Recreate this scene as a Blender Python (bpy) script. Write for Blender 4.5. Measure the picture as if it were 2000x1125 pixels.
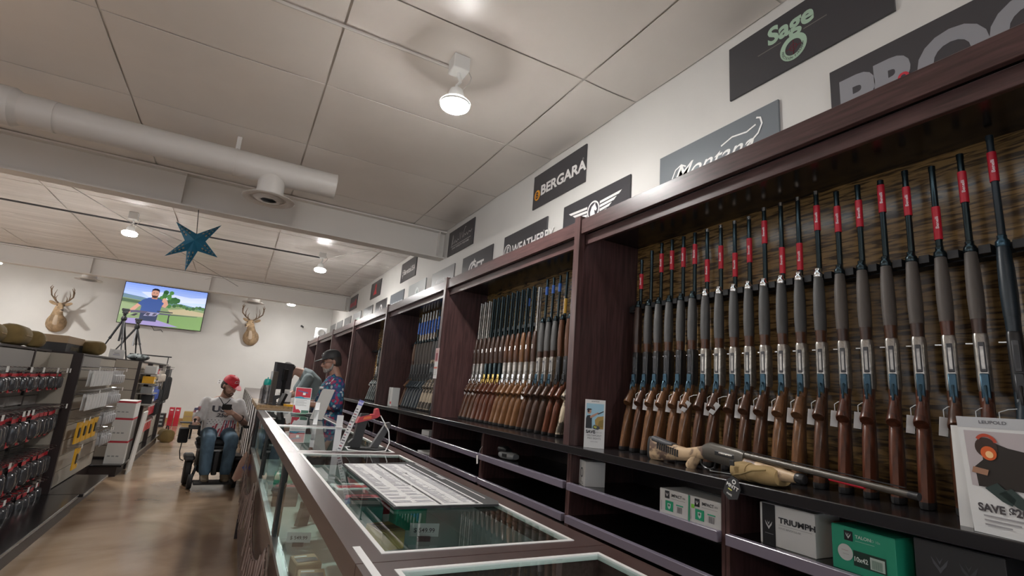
import bpy, bmesh, math, random
from mathutils import Vector, Matrix, Euler
PI = math.pi
rnd = random.Random(11)
S = bpy.context.scene
C = S.collection
for o in list(bpy.data.objects):
    bpy.data.objects.remove(o)

# ------------------------------------------------------------------ camera
cam = bpy.data.cameras.new('camera')
cam.sensor_width = 36.0
cam.lens = 17.84
cam.clip_start = 0.05
cam.clip_end = 100
camo = bpy.data.objects.new('camera', cam)
C.objects.link(camo)
camo.matrix_world = Matrix(((0.87729, -0.16685, -0.45003, 0.0),
                            (-0.47350, -0.14791, -0.86820, 0.0),
                            (0.07830, 0.97476, -0.20878, 1.40),
                            (0, 0, 0, 1)))
S.camera = camo

# ------------------------------------------------------------------ world and exposure
w = bpy.data.worlds.new('world')
S.world = w
w.use_nodes = True
w.node_tree.nodes['Background'].inputs[0].default_value = (0.75, 0.72, 0.70, 1)
w.node_tree.nodes['Background'].inputs[1].default_value = 0.05
S.view_settings.view_transform = 'Standard'
S.view_settings.look = 'None'
S.view_settings.gamma = 1.0
S.view_settings.use_curve_mapping = False
S.view_settings.exposure = 0.0
WINDOW_FILL = 1.1       # front fill from glowing windows added out of view
LAMP_POWER = 690.0       # emission of the round LED lenses

# ------------------------------------------------------------------ materials
def lin(c):
    if isinstance(c, str):
        c = [int(c[i:i + 2], 16) / 255 for i in (0, 2, 4)]
        c = [x / 12.92 if x <= .04045 else ((x + .055) / 1.055) ** 2.4 for x in c]
    return (c[0], c[1], c[2], 1.0)

MATS = {}
def mat(name, col, rough=.5, metal=0.0, var=None, bump=None, spec=.5, emit=0, coat=0, two=None, lo=.35, hi=.65):
    """var=(scale, amount, (sx,sy,sz)): noise that mixes the colour towards `two` (or a darker one)."""
    if name in MATS:
        return MATS[name]
    m = bpy.data.materials.new(name)
    m.use_nodes = True
    nt = m.node_tree
    b = nt.nodes['Principled BSDF']
    c = lin(col)
    b.inputs['Base Color'].default_value = c
    b.inputs['Roughness'].default_value = rough
    b.inputs['Metallic'].default_value = metal
    b.inputs['Specular IOR Level'].default_value = spec
    if coat:
        b.inputs['Coat Weight'].default_value = coat
        b.inputs['Coat Roughness'].default_value = .08
    if emit:
        b.inputs['Emission Color'].default_value = c
        b.inputs['Emission Strength'].default_value = emit
    if var or bump:
        tc = nt.nodes.new('ShaderNodeTexCoord')
    if var:
        sc, am, st = var
        mp = nt.nodes.new('ShaderNodeMapping')
        mp.inputs['Scale'].default_value = st
        nz = nt.nodes.new('ShaderNodeTexNoise')
        nz.inputs['Scale'].default_value = sc
        nz.inputs['Detail'].default_value = 4
        nz.inputs['Distortion'].default_value = .6
        rp = nt.nodes.new('ShaderNodeValToRGB')
        rp.color_ramp.elements[0].position = lo
        rp.color_ramp.elements[1].position = hi
        d = lin(two) if two else (c[0] * (1 - am), c[1] * (1 - am), c[2] * (1 - am), 1)
        rp.color_ramp.elements[0].color = d
        rp.color_ramp.elements[1].color = c
        nt.links.new(tc.outputs['Object'], mp.inputs[0])
        nt.links.new(mp.outputs[0], nz.inputs['Vector'])
        nt.links.new(nz.outputs[0], rp.inputs[0])
        nt.links.new(rp.outputs[0], b.inputs['Base Color'])
    if bump:
        sc, stg, st = bump
        mp2 = nt.nodes.new('ShaderNodeMapping')
        mp2.inputs['Scale'].default_value = st
        n2 = nt.nodes.new('ShaderNodeTexNoise')
        n2.inputs['Scale'].default_value = sc
        n2.inputs['Detail'].default_value = 3
        bp = nt.nodes.new('ShaderNodeBump')
        bp.inputs['Strength'].default_value = stg
        bp.inputs['Distance'].default_value = .05
        nt.links.new(tc.outputs['Object'], mp2.inputs[0])
        nt.links.new(mp2.outputs[0], n2.inputs['Vector'])
        nt.links.new(n2.outputs[0], bp.inputs['Height'])
        nt.links.new(bp.outputs[0], b.inputs['Normal'])
    MATS[name] = m
    return m

def print_mat(name, rough, emit=0):
    m = bpy.data.materials.new(name)
    m.use_nodes = True
    nt = m.node_tree
    b = nt.nodes['Principled BSDF']
    a = nt.nodes.new('ShaderNodeAttribute')
    a.attribute_name = 'Col'
    nt.links.new(a.outputs['Color'], b.inputs['Base Color'])
    b.inputs['Roughness'].default_value = rough
    if emit:
        nt.links.new(a.outputs['Color'], b.inputs['Emission Color'])
        b.inputs['Emission Strength'].default_value = emit
        b.inputs['Base Color'].default_value = (0, 0, 0, 1)
    MATS[name] = m
    return m

def glass_mat(name, tint, ior=1.5, rough=0.0):
    m = bpy.data.materials.new(name)
    m.use_nodes = True
    nt = m.node_tree
    nt.nodes.remove(nt.nodes['Principled BSDF'])
    out = nt.nodes['Material Output']
    tr = nt.nodes.new('ShaderNodeBsdfTransparent')
    tr.inputs[0].default_value = lin(tint)
    gl = nt.nodes.new('ShaderNodeBsdfGlossy')
    gl.inputs['Roughness'].default_value = rough
    fr = nt.nodes.new('ShaderNodeFresnel')
    fr.inputs[0].default_value = ior
    mx = nt.nodes.new('ShaderNodeMixShader')
    ge = nt.nodes.new('ShaderNodeNewGeometry')        # the sheet's exit face adds no second mirror
    iv = nt.nodes.new('ShaderNodeMath'); iv.operation = 'SUBTRACT'; iv.inputs[0].default_value = 1.0
    ml = nt.nodes.new('ShaderNodeMath'); ml.operation = 'MULTIPLY'
    nt.links.new(ge.outputs['Backfacing'], iv.inputs[1])
    nt.links.new(fr.outputs[0], ml.inputs[0]); nt.links.new(iv.outputs[0], ml.inputs[1])
    nt.links.new(ml.outputs[0], mx.inputs[0])
    nt.links.new(tr.outputs[0], mx.inputs[1])
    nt.links.new(gl.outputs[0], mx.inputs[2])
    nt.links.new(mx.outputs[0], out.inputs[0])
    MATS[name] = m
    return m

PRINT = print_mat('print', .45)
GLOSSP = print_mat('print_gloss', .18)
SCREEN = print_mat('screen_picture', .3, 1.0)
GLASS = glass_mat('case_glass', (.90, .97, .955), 1.52)
ACRYL = glass_mat('acrylic', (.93, .95, .95), 1.45)
SMOKE = glass_mat('smoked_plastic', (.55, .55, .56), 1.5)

mat('wall_paint', (.68, .665, .635), .75, var=(1.2, .06, (1, 1, 1)))
mat('ceiling_vinyl', (.85, .80, .75), .34, var=(1.5, .05, (1, 1, 1)), bump=(2.2, .16, (1, .7, 1)))
mat('wavy_vinyl', (.80, .76, .72), .26, bump=(1.6, .5, (.35, 2.2, 1)))
mat('beam_paint', (.72, .69, .65), .55)
mat('seam_tape', (.72, .69, .65), .5)
mat('white_metal', (.60, .57, .54), .4)
mat('fixture_white', (.75, .75, .73), .4)
mat('lens', (1, .98, .95), .5, emit=LAMP_POWER)
mat('mahogany', (.088, .043, .041), .34, var=(9, .5, (7, 7, .5)), spec=.5)
mat('mahogany_y', (.085, .043, .042), .30, var=(9, .5, (7, .5, 7)), spec=.55)
mat('counter_laminate', (.075, .042, .038), .27, var=(12, .35, (8, .5, 8)), spec=.6)
mat('black_laminate', (.012, .011, .012), .2, spec=.6)
mat('dark_interior', (.018, .012, .012), .4)
mat('lip_plastic', (.16, .14, .18), .22, spec=.6)
mat('zebra_panel', (.235, .135, .045), .24, var=(5, .6, (1, 1.5, 15)), spec=.7, two=(.045, .024, .009), lo=.40, hi=.56)
mat('walnut', (.095, .038, .018), .32, var=(12, .6, (5, 5, .8)), spec=.5)
mat('red_walnut', (.115, .036, .018), .3, var=(12, .6, (5, 5, .8)))
mat('light_walnut', (.17, .075, .03), .34, var=(14, .55, (5, 5, .8)))
mat('dark_walnut', (.06, .03, .02), .38, var=(14, .5, (5, 5, .8)))
mat('grey_rubber', (.075, .072, .07), .6)
mat('brown_rubber', (.085, .07, .06), .6)
mat('blued', (.035, .05, .055), .24, metal=.85)
mat('blue_steel', (.045, .085, .115), .32, metal=.8)
mat('blue_synthetic', (.012, .022, .030), .4)
mat('nickel', (.50, .475, .44), .33, metal=.9, var=(30, .4, (1, 1, 1)))
mat('bright_steel', (.75, .74, .72), .2, metal=1)
mat('black_metal', (.015, .015, .016), .35)
mat('black_plastic', (.012, .012, .013), .45)
mat('dark_grey_plastic', (.06, .06, .065), .5)
mat('rubber_pad', (.016, .015, .015), .7)
mat('gold_metal', (.65, .45, .14), .25, metal=1)
mat('camo_grass', (.42, .34, .24), .55, var=(26, .8, (1, 1, .6)), two=(.05, .04, .03), lo=.44, hi=.54)
mat('camo_tan', (.46, .32, .19), .5, var=(13, .8, (1, 1, 1.6)), two=(.11, .065, .045), lo=.40, hi=.50)
mat('camo_grey', (.16, .18, .18), .5, var=(15, .8, (1, 1, 1)), two=(.025, .03, .03), lo=.44, hi=.55)
mat('red_label', (.55, .012, .03), .4)
mat('blue_label', (.05, .17, .62), .35)
mat('yellow_label', (.75, .42, .05), .4)
mat('orange_label', (.75, .17, .04), .4)
mat('tag_paper', (.72, .71, .69), .6)
mat('tag_string', (.6, .6, .58), .6)
mat('white_trim', (.70, .70, .69), .4)
mat('white_plastic', (.72, .72, .72), .4)
mat('sign_board', (.052, .050, .056), .33, spec=.5)
mat('silver_rail', (.42, .42, .42), .3, metal=.8)
mat('grey_panel', (.28, .27, .26), .5)
mat('case_floor', (.38, .37, .34), .6)
mat('case_led', (.86, .97, 1.0), .4, emit=1.6)  # added glow that brightens the inside of the cases
mat('uplight', (1, .97, .93), .5, emit=LAMP_POWER * .014)  # invented glow, fills the dark ring the housing leaves on the ceiling
mat('rack_led', (.80, .92, 1.0), .4, emit=7.0)
mat('tan_canvas', (.36, .245, .105), .85, var=(5, .25, (1, 1, 1)))
mat('olive_canvas', (.24, .165, .06), .85, var=(4, .35, (1, 1, 1)))
mat('black_fabric', (.015, .016, .018), .8)

# ------------------------------------------------------------------ mesh builder
def sring(c, ax, ay, hx, hy, n=12, e=2.0):
    """superellipse ring of n points about c, spanned by ax, ay"""
    r = []
    for i in range(n):
        a = 2 * PI * (i + .5) / n
        ca, sa = math.cos(a), math.sin(a)
        r.append(Vector(c) + ax * (hx * math.copysign(abs(ca) ** (2 / e), ca)) + ay * (hy * math.copysign(abs(sa) ** (2 / e), sa)))
    return r
VX, VY, VZ = Vector((1, 0, 0)), Vector((0, 1, 0)), Vector((0, 0, 1))

class MB:
    def __init__(s, col=(1, 1, 1)):
        s.bm = bmesh.new()
        s.L = s.bm.loops.layers.float_color.new('Col')
        s.col = lin(col)
    def c(s, col):
        s.col = lin(col); return s
    def f(s, vs):
        try:
            fa = s.bm.faces.new(vs)
        except ValueError:
            return None
        for l in fa.loops:
            l[s.L] = s.col
        return fa
    def v(s, p):
        return s.bm.verts.new(p)
    def box(s, x0, x1, y0, y1, z0, z1, bev=0, M=None):
        if bev:
            t = bmesh.new()
            bmesh.ops.create_cube(t, size=1)
            for q in t.verts:
                q.co = Vector((x0 + (q.co.x + .5) * (x1 - x0), y0 + (q.co.y + .5) * (y1 - y0), z0 + (q.co.z + .5) * (z1 - z0)))
            bmesh.ops.bevel(t, geom=t.edges[:], offset=bev, segments=1, affect='EDGES')
            mp = {}
            for q in t.verts:
                mp[q] = s.v(M @ q.co if M else q.co)
            for fa in t.faces:
                s.f([mp[q] for q in fa.verts])
            t.free()
            return s
        P = [Vector((x, y, z)) for x in (x0, x1) for y in (y0, y1) for z in (z0, z1)]
        V = [s.v(M @ p if M else p) for p in P]
        for q in ((0, 1, 3, 2), (4, 6, 7, 5), (0, 4, 5, 1), (2, 3, 7, 6), (0, 2, 6, 4), (1, 5, 7, 3)):
            s.f([V[i] for i in q])
        return s
    def loft(s, rings, cap=True, closed=False):
        VR = [[s.v(p) for p in r] for r in rings]
        n = len(VR[0])
        rng = range(len(VR)) if closed else range(len(VR) - 1)
        for i in rng:
            a, b = VR[i], VR[(i + 1) % len(VR)]
            for j in range(n):
                s.f([a[j], a[(j + 1) % n], b[(j + 1) % n], b[j]])
        if cap and not closed:
            s.f(list(reversed(VR[0]))); s.f(VR[-1])
        return s
    def cyl(s, p0, p1, r0, r1=None, n=12, cap=True):
        p0, p1 = Vector(p0), Vector(p1)
        r1 = r0 if r1 is None else r1
        d = (p1 - p0).normalized()
        a = d.cross(VZ if abs(d.z) < .9 else VX).normalized()
        b = d.cross(a)
        return s.loft([sring(p0, a, b, r0, r0, n), sring(p1, a, b, r1, r1, n)], cap)
    def tube(s, pts, r, n=8, closed=False, rs=None):
        pts = [Vector(p) for p in pts]
        rings = []
        k = len(pts)
        up = None
        for i, p in enumerate(pts):
            if closed:
                d = (pts[(i + 1) % k] - pts[i - 1]).normalized()
            else:
                d = (pts[min(i + 1, k - 1)] - pts[max(i - 1, 0)]).normalized()
            if up is None:
                up = d.cross(VZ if abs(d.z) < .9 else VX).normalized()
            up = (up - d * up.dot(d)).normalized()
            rr = rs[i] if rs else r
            rings.append(sring(p, up, d.cross(up), rr, rr, n))
        return s.loft(rings, True, closed)
    def lathe(s, prof, n=16, o=(0, 0, 0), M=None):
        """prof: list of (r, z)"""
        rings = []
        for r, z in prof:
            ring = []
            for i in range(n):
                a = 2 * PI * i / n
                p = Vector((r * math.cos(a), r * math.sin(a), z))
                ring.append((M @ p if M else p) + Vector(o))
            rings.append(ring)
        return s.loft(rings)
    def ell(s, c, r, nu=14, nv=9, M=None):
        rings = []
        for j in range(1, nv):
            t = PI * j / nv
            ring = []
            for i in range(nu):
                a = 2 * PI * i / nu
                p = Vector((r[0] * math.sin(t) * math.cos(a), r[1] * math.sin(t) * math.sin(a), -r[2] * math.cos(t)))
                ring.append((M @ p if M else p) + Vector(c))
            rings.append(ring)
        return s.loft(rings)
    def prism(s, poly, d0, d1, ax=1):
        """extrude polygon; ax = extrusion axis, poly in the other two (cyclic order x,z for ax=1; y,z for 0; x,y for 2)"""
        def P(u, v, d):
            return (u, d, v) if ax == 1 else ((d, u, v) if ax == 0 else (u, v, d))
        A = [s.v(P(u, v, d0)) for u, v in poly]
        B = [s.v(P(u, v, d1)) for u, v in poly]
        n = len(poly)
        for i in range(n):
            s.f([A[i], A[(i + 1) % n], B[(i + 1) % n], B[i]])
        s.f(A[::-1]); s.f(B)
        return s
    # flat print in the local XY plane
    def rect(s, x0, y0, x1, y1, col, lay=1, rot=0):
        s.c(col)
        cx, cy = (x0 + x1) / 2, (y0 + y1) / 2
        P = []
        for x, y in ((x0, y0), (x1, y0), (x1, y1), (x0, y1)):
            dx, dy = x - cx, y - cy
            P.append((cx + dx * math.cos(rot) - dy * math.sin(rot), cy + dx * math.sin(rot) + dy * math.cos(rot), lay * .0008))
        s.f([s.v(p) for p in P]); return s
    def poly(s, pts, col, lay=1):
        s.c(col); s.f([s.v((x, y, lay * .0008)) for x, y in pts]); return s
    def disc(s, x, y, r, col, lay=1, n=24, ry=None):
        ry = ry or r
        return s.poly([(x + r * math.cos(2 * PI * i / n), y + ry * math.sin(2 * PI * i / n)) for i in range(n)], col, lay)
    def ring(s, x, y, r0, r1, col, lay=1, n=28, a0=0, a1=2 * PI):
        s.c(col)
        for i in range(n):
            a, b = a0 + (a1 - a0) * i / n, a0 + (a1 - a0) * (i + 1) / n
            s.f([s.v((x + r * math.cos(t), y + r * math.sin(t), lay * .0008)) for r, t in ((r0, a), (r1, a), (r1, b), (r0, b))])
        return s
    def stroke(s, pts, wd, col, lay=1):
        s.c(col)
        pts = [Vector((p[0], p[1], lay * .0008)) for p in pts]
        Lf, Rt = [], []
        for i, p in enumerate(pts):
            d = (pts[min(i + 1, len(pts) - 1)] - pts[max(0, i - 1)]).normalized()
            nrm = Vector((-d.y, d.x, 0)) * (wd / 2)
            Lf.append(s.v(p + nrm)); Rt.append(s.v(p - nrm))
        for i in range(len(pts) - 1):
            s.f([Rt[i], Rt[i + 1], Lf[i + 1], Lf[i]])
        return s
    def text(s, body, x, y, h, col, lay=1, bold=0, shear=0, align='LEFT', sx=1, rot=0):
        vs, ps = text_geo(body, bold, shear)
        s.c(col)
        k = h / .70
        xs = [p[0] for p in vs] or [0]
        x0, x1 = min(xs), max(xs)
        off = {'LEFT': -x0, 'CENTER': -(x0 + x1) / 2, 'RIGHT': -x1}[align]
        cr, sr = math.cos(rot), math.sin(rot)
        V = []
        for p in vs:
            u, v = (p[0] + off) * k * sx, p[1] * k
            V.append(s.v((x + u * cr - v * sr, y + u * sr + v * cr, lay * .0008)))
        for q in ps:
            s.f([V[i] for i in q])
        return s
    def build(s, name, m, parent=None, smooth=True, M=None, ang=.7):
        bmesh.ops.recalc_face_normals(s.bm, faces=s.bm.faces) if s.__dict__.get('fixn', True) else None
        me = bpy.data.meshes.new(name)
        s.bm.to_mesh(me); s.bm.free()
        if M is not None:
            me.transform(M)
        return link(name, me, m, parent, smooth, ang)

def link(name, me, m, parent=None, smooth=True, ang=.7):
    me.materials.clear()
    me.materials.append(MATS[m] if isinstance(m, str) else m)
    if smooth:
        try:
            me.shade_smooth()
            me.set_sharp_from_angle(angle=ang)
        except Exception:
            pass
    o = bpy.data.objects.new(name, me)
    C.objects.link(o)
    if parent is not None:
        o.parent = parent
        rt = parent
        while rt.parent is not None:
            rt = rt.parent
        wl = rt.get('_w')
        if wl is not None:
            me.transform(Matrix.Translation(-Vector(wl)))
    return o

class PR(MB):       # flat print: faces stay upward
    fixn = False
    def build(s, name, m, parent=None, M=None):
        s.fixn = False
        for fa in s.bm.faces:
            fa.normal_update()
            if fa.normal.z < 0:
                fa.normal_flip()
        return MB.build(s, name, m, parent, False, M)

_tg = {}
def text_geo(body, bold, shear):
    k = (body, bold, shear)
    if k in _tg:
        return _tg[k]
    cu = bpy.data.curves.new('t', 'FONT')
    cu.body = body; cu.size = 1; cu.offset = bold; cu.shear = shear; cu.resolution_u = 4
    o = bpy.data.objects.new('t', cu)
    C.objects.link(o)
    dg = bpy.context.evaluated_depsgraph_get()
    me = o.evaluated_get(dg).to_mesh()
    vs = [tuple(v.co) for v in me.vertices]
    ps = [tuple(p.vertices) for p in me.polygons]
    o.evaluated_get(dg).to_mesh_clear()
    bpy.data.objects.remove(o); bpy.data.curves.remove(cu)
    _tg[k] = (vs, ps)
    return _tg[k]

def thing(name, label, cat, loc=(0, 0, 0), rz=0, group=None, world=False):
    o = bpy.data.objects.new(name, None)
    o.empty_display_size = .1
    C.objects.link(o)
    o.location = loc
    o.rotation_euler = (0, 0, rz)
    o['label'] = label; o['category'] = cat
    if group:
        o['group'] = group
    if world:                     # parts are given in world coordinates
        o['_w'] = loc
    return o
def tag(o, label, cat, group=None):
    o['label'] = label; o['category'] = cat
    if group:
        o['group'] = group
    return o
def struct(o):
    o['kind'] = 'structure'; return o
def stuff(o):
    o['kind'] = 'stuff'; return o
def dup(root, loc, label=None, rz=None, group=None, name=None):
    r = root.copy(); C.objects.link(r)
    r.location = loc
    if rz is not None:
        r.rotation_euler = (0, 0, rz)
    if label:
        r['label'] = label
    if group:
        r['group'] = group
    for ch in list(root.children):
        c = ch.copy(); C.objects.link(c); c.parent = r
        for g in list(ch.children):
            d = g.copy(); C.objects.link(d); d.parent = c
    return r
def recentre(o):
    """move a single-mesh thing's origin to its base centre"""
    vs = [v.co for v in o.data.vertices]
    mn = Vector([min(v[i] for v in vs) for i in range(3)]); mx = Vector([max(v[i] for v in vs) for i in range(3)])
    b = Vector(((mn.x + mx.x) / 2, (mn.y + mx.y) / 2, mn.z))
    o.data.transform(Matrix.Translation(-b)); o.location = b
    return o
# print planes: local X,Y,Z -> world
def face_mx(o, right, up):
    r, u = Vector(right).normalized(), Vector(up).normalized()
    n = r.cross(u)
    return Matrix(((r.x, u.x, n.x, o[0]), (r.y, u.y, n.y, o[1]), (r.z, u.z, n.z, o[2]), (0, 0, 0, 1)))
ORD = ['first', 'second', 'third', 'fourth', 'fifth', 'sixth', 'seventh', 'eighth', 'ninth', 'tenth', 'eleventh', 'twelfth',
       'thirteenth', 'fourteenth', 'fifteenth', 'sixteenth', 'seventeenth', 'eighteenth', 'nineteenth', 'twentieth', 'twenty-first', 'twenty-second']
# ================================================================== THE ROOM
XW, YB, ZC = 2.40, 16.9, 3.72          # right wall, back wall, ceiling
XL, YN = -9.0, -4.5
# floor: sealed, stained concrete
def floor_mat():
    m = bpy.data.materials.new('stained_concrete'); m.use_nodes = True
    nt = m.node_tree; b = nt.nodes['Principled BSDF']
    tc = nt.nodes.new('ShaderNodeTexCoord')
    n1 = nt.nodes.new('ShaderNodeTexNoise'); n1.inputs['Scale'].default_value = 1.1; n1.inputs['Detail'].default_value = 7; n1.inputs['Distortion'].default_value = .8
    r1 = nt.nodes.new('ShaderNodeValToRGB')
    e = r1.color_ramp.elements
    e[0].position = .3; e[0].color = (.20, .122, .07, 1)
    e[1].position = .72; e[1].color = (.50, .375, .265, 1)
    x = e.new(.5); x.color = (.345, .24, .155, 1)
    n2 = nt.nodes.new('ShaderNodeTexNoise'); n2.inputs['Scale'].default_value = 3; n2.inputs['Detail'].default_value = 5
    r2 = nt.nodes.new('ShaderNodeMapRange'); r2.inputs[3].default_value = .12; r2.inputs[4].default_value = .30
    nt.links.new(tc.outputs['Object'], n1.inputs['Vector']); nt.links.new(tc.outputs['Object'], n2.inputs['Vector'])
    nt.links.new(n1.outputs[0], r1.inputs[0]); nt.links.new(r1.outputs[0], b.inputs['Base Color'])
    nt.links.new(n2.outputs[0], r2.inputs[0]); nt.links.new(r2.outputs[0], b.inputs['Roughness'])
    b.inputs['Specular IOR Level'].default_value = .55
    MATS['stained_concrete'] = m
floor_mat()
struct(MB().box(XL, XW, YN, YB, -.12, 0).build('floor', 'stained_concrete', smooth=False))
struct(MB().box(XW, XW + .12, YN, YB + .12, 0, ZC + .2).build('wall_right', 'wall_paint', smooth=False))
struct(MB().box(XL - .12, XW, YB, YB + .12, 0, ZC + .2).build('wall_back', 'wall_paint', smooth=False))
struct(MB().box(XL - .12, XL, YN, YB, 0, ZC + .2).build('wall_left', 'wall_paint', smooth=False))
struct(MB().box(XL - .12, XW + .12, YN - .12, YN, 0, ZC + .2).build('wall_front', 'wall_paint', smooth=False))
mat('wood_trim', (.36, .20, .08), .5)
struct(MB().box(XL, 1.8, YB - .014, YB, 0, .11).build('baseboard_back', 'wood_trim', smooth=False))

# ceiling: vinyl-faced panels with seams between them
ceil_o = struct(MB().box(XL, XW, YN, YB, ZC + .005, ZC + .12).build('ceiling', 'seam_tape', smooth=False))
xs = [XL, -7.3, -5.75, -4.25, -2.73, -1.21, .25, 1.89, XW]
ys = [YN + 1.22 * i for i in range(-1, 19)]
off = 2.77 - (YN + 1.22 * 6)
ys = [min(max(y + off, YN), YB) for y in ys]
def panel_mesh(w, d, seed, wavy):
    r = random.Random(seed)
    n = 6
    b = MB()
    G = []
    for i in range(n + 1):
        row = []
        for j in range(n + 1):
            u, v = i / n, j / n
            z = -.007 * 4 * u * (1 - u) - .006 * 4 * v * (1 - v) + (r.uniform(-.003, .003) if 0 < i < n and 0 < j < n else 0)
            if wavy:
                z -= .014 * math.sin(v * PI * 4 + u * .8) * (4 * u * (1 - u)) ** .2 * (1 if 0 < j < n else 0)
            row.append(b.v((u * w, v * d, z)))
        G.append(row)
    for i in range(n):
        for j in range(n):
            b.f([G[i][j], G[i][j + 1], G[i + 1][j + 1], G[i + 1][j]])
    # turned-up rim so the panel has an edge
    rim = [G[i][0] for i in range(n + 1)] + [G[n][j] for j in range(1, n + 1)] + [G[i][n] for i in range(n - 1, -1, -1)] + [G[0][j] for j in range(n - 1, 0, -1)]
    up = [b.v(v.co + Vector((0, 0, .004))) for v in rim]
    for i in range(len(rim)):
        k = (i + 1) % len(rim)
        b.f([rim[i], rim[k], up[k], up[i]])
    return b
pm = {}
for i in range(len(xs) - 1):
    for j in range(len(ys) - 1):
        w_, d_ = xs[i + 1] - xs[i] - .016, ys[j + 1] - ys[j] - .014
        if d_ < .1:
            continue
        wavy = 7 < ys[j] < 14
        k = (round(w_, 2), round(d_, 2), wavy, (i * 3 + j) % 3)
        if k in pm:
            o = pm[k].copy(); C.objects.link(o)
        else:
            o = panel_mesh(w_, d_, hash(k[:2]) % 999 + k[3], wavy).build('ceiling_panel', 'wavy_vinyl' if wavy else 'ceiling_vinyl', ceil_o, ang=1.2)
            pm[k] = o
        o.location = (xs[i] + .008, ys[j] + .007, ZC)
        o.parent = ceil_o

# rigid-frame beams (web plates with flanges)
def beam(y, zb, name):
    b = MB()
    b.box(XL, XW, y - .012, y + .012, zb, ZC + .02)
    b.box(XL, XW, y - .10, y + .10, zb - .022, zb)
    b.box(XL, XW, y - .10, y + .10, ZC - .04, ZC - .018)
    o = struct(b.build(name, 'beam_paint', smooth=False))
    st = MB().box(-.004, .004, y - .098, y - .012, zb, ZC - .04).build('stiffener_plate', 'beam_paint', o, smooth=False)
    st.location = (2.30, 0, 0)
    for x in (-3.2, -.9):
        q = st.copy(); C.objects.link(q); q.location = (x, 0, 0)
    return o
beam(6.95, 3.31, 'trim_1')
beam(14.2, 3.33, 'trim_2')

# conduits, brace rods on the ceiling
def cond(name, label, pts, r, m='white_metal', cat='conduit', grp=None):
    o = MB().tube(pts, r, 8).build(name, m); return tag(recentre(o), label, cat, grp)
cond('electrical_conduit', 'white conduit along ceiling running to the nearest round lamp', [(-3.5, 3.17, 3.69), (1.0, 3.17, 3.69)], .012)
cond('electrical_conduit', 'grey conduit under wavy ceiling between the two far lamps', [(-6, 9.62, 3.6), (1.0, 9.62, 3.6)], .014, 'dark_grey_plastic')
cond('brace_rod', 'thin diagonal steel brace rod beneath the wavy ceiling', [(-2.6, 7.1, 3.6), (-.3, 13.9, 3.5)], .005, 'grey_panel', 'rod')
cond('brace_rod', 'thin steel brace rod crossing beneath wavy ceiling near the right wall', [(2.2, 7.2, 3.6), (-1.0, 13.9, 3.55)], .004, 'white_metal', 'rod')
cond('strut', 'short slanting strut behind the left far lamp', [(-1.72, 9.7, 3.62), (-1.25, 10.6, 3.66)], .015, 'white_metal', 'strut')

# round LED high-bay lamps
def lamp(x, y, z, label, drop=None):
    t = thing('highbay_lamp', label, 'lamp', (x, y, z), 0, 'round LED lamps under the ceiling')
    h = ZC - z
    MB().lathe([(.099, .011), (.104, .012), (.106, .026), (.085, .045), (.060, .062), (.055, .10), (.045, .13), (.02, .14)], 28).build('lamp_housing', 'fixture_white', t)
    MB().lathe([(.002, -.020), (.05, -.018), (.082, -.011), (.095, -.002), (.099, .006), (.098, .0105), (.002, .0108)], 28).build('lens', 'lens', t)
    MB().lathe([(.086, .0455), (.104, .0275), (.107, .029), (.088, .0475)], 28).build('uplight_ring', 'uplight', t)  # added glowing ring that brightens the ceiling above the lamp
    MB().tube([(0, 0, .14), (0, .01, .17), (.02, 0, .20), (0, 0, h - .11)], .012, 8).build('stem', 'fixture_white', t)
    MB().box(-.06, .06, -.06, .06, h - .12, h - .008, .006).build('junction_box', 'fixture_white', t)
    MB().tube([(.06, 0, h - .06), (.10, .0, h - .12), (.09, 0, .22), (.03, 0, .13)], .004, 6).build('safety_cable', 'white_metal', t)
    return t
lamp(1.03, 3.07, 3.335, 'bright round lamp nearest the camera, over the gun racks')
lamp(-1.78, 9.4, 3.36, 'round lamp left of the blue star under wavy ceiling')
lamp(1.04, 9.65, 3.36, 'round lamp right of the blue star under wavy ceiling')
lamp(1.02, 14.9, 3.36, 'farthest round lamp just beneath the far beam')
for x, y, lb in ((-4.6, 9.4, 'round lamp two places left of the blue star'), (-5.0, 14.9, 'round lamp behind the far beam above the left deer'), 
                 (1.03, -2.6, 'round lamp behind the camera near the right wall'), (-4.6, -2.6, 'round lamp behind the camera farther left'), (-7.4, 9.4, 'round lamp by the left wall in the far half'), (-7.4, 3.07, 'round lamp by the left wall in the near half')):
    lamp(x, y, 3.37, lb)

# spiral duct with round diffuser
t = thing('air_duct', 'long white round duct along the near beam with closed end', 'duct', (-2, 5.45, 3.4), world=True)
MB().cyl((-1.75, 5.45, 3.44), (.60, 5.45, 3.44), .130, n=28).build('duct_pipe', 'white_metal', t)
MB().cyl((-6.5, 5.45, 3.44), (-2.0, 5.45, 3.44), .162, n=28).cyl((-2.0, 5.45, 3.44), (-1.95, 5.45, 3.44), .162, .136, n=28).build('wide_pipe', 'white_metal', t)
MB().cyl((-1.95, 5.45, 3.44), (-1.72, 5.45, 3.44), .136, n=28).build('collar', 'white_metal', t)
MB().cyl((.585, 5.45, 3.44), (.605, 5.45, 3.44), .132, n=28).build('end_cap', 'white_metal', t)
MB().tube([(-.35, 5.45 + .133 * math.cos(a), 3.44 + .133 * math.sin(a)) for a in [PI * 2 * i / 20 for i in range(20)]], .006, 4, True).box(-.37, -.33, 5.43, 5.47, 3.57, 3.705).build('hanger_strap', 'white_metal', t)
MB().lathe([(.118, 3.37), (.125, 3.34), (.125, 3.17), (.17, 3.155)], 24, (.0, 5.45, 0)).build('diffuser_neck', 'white_metal', t)
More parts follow.
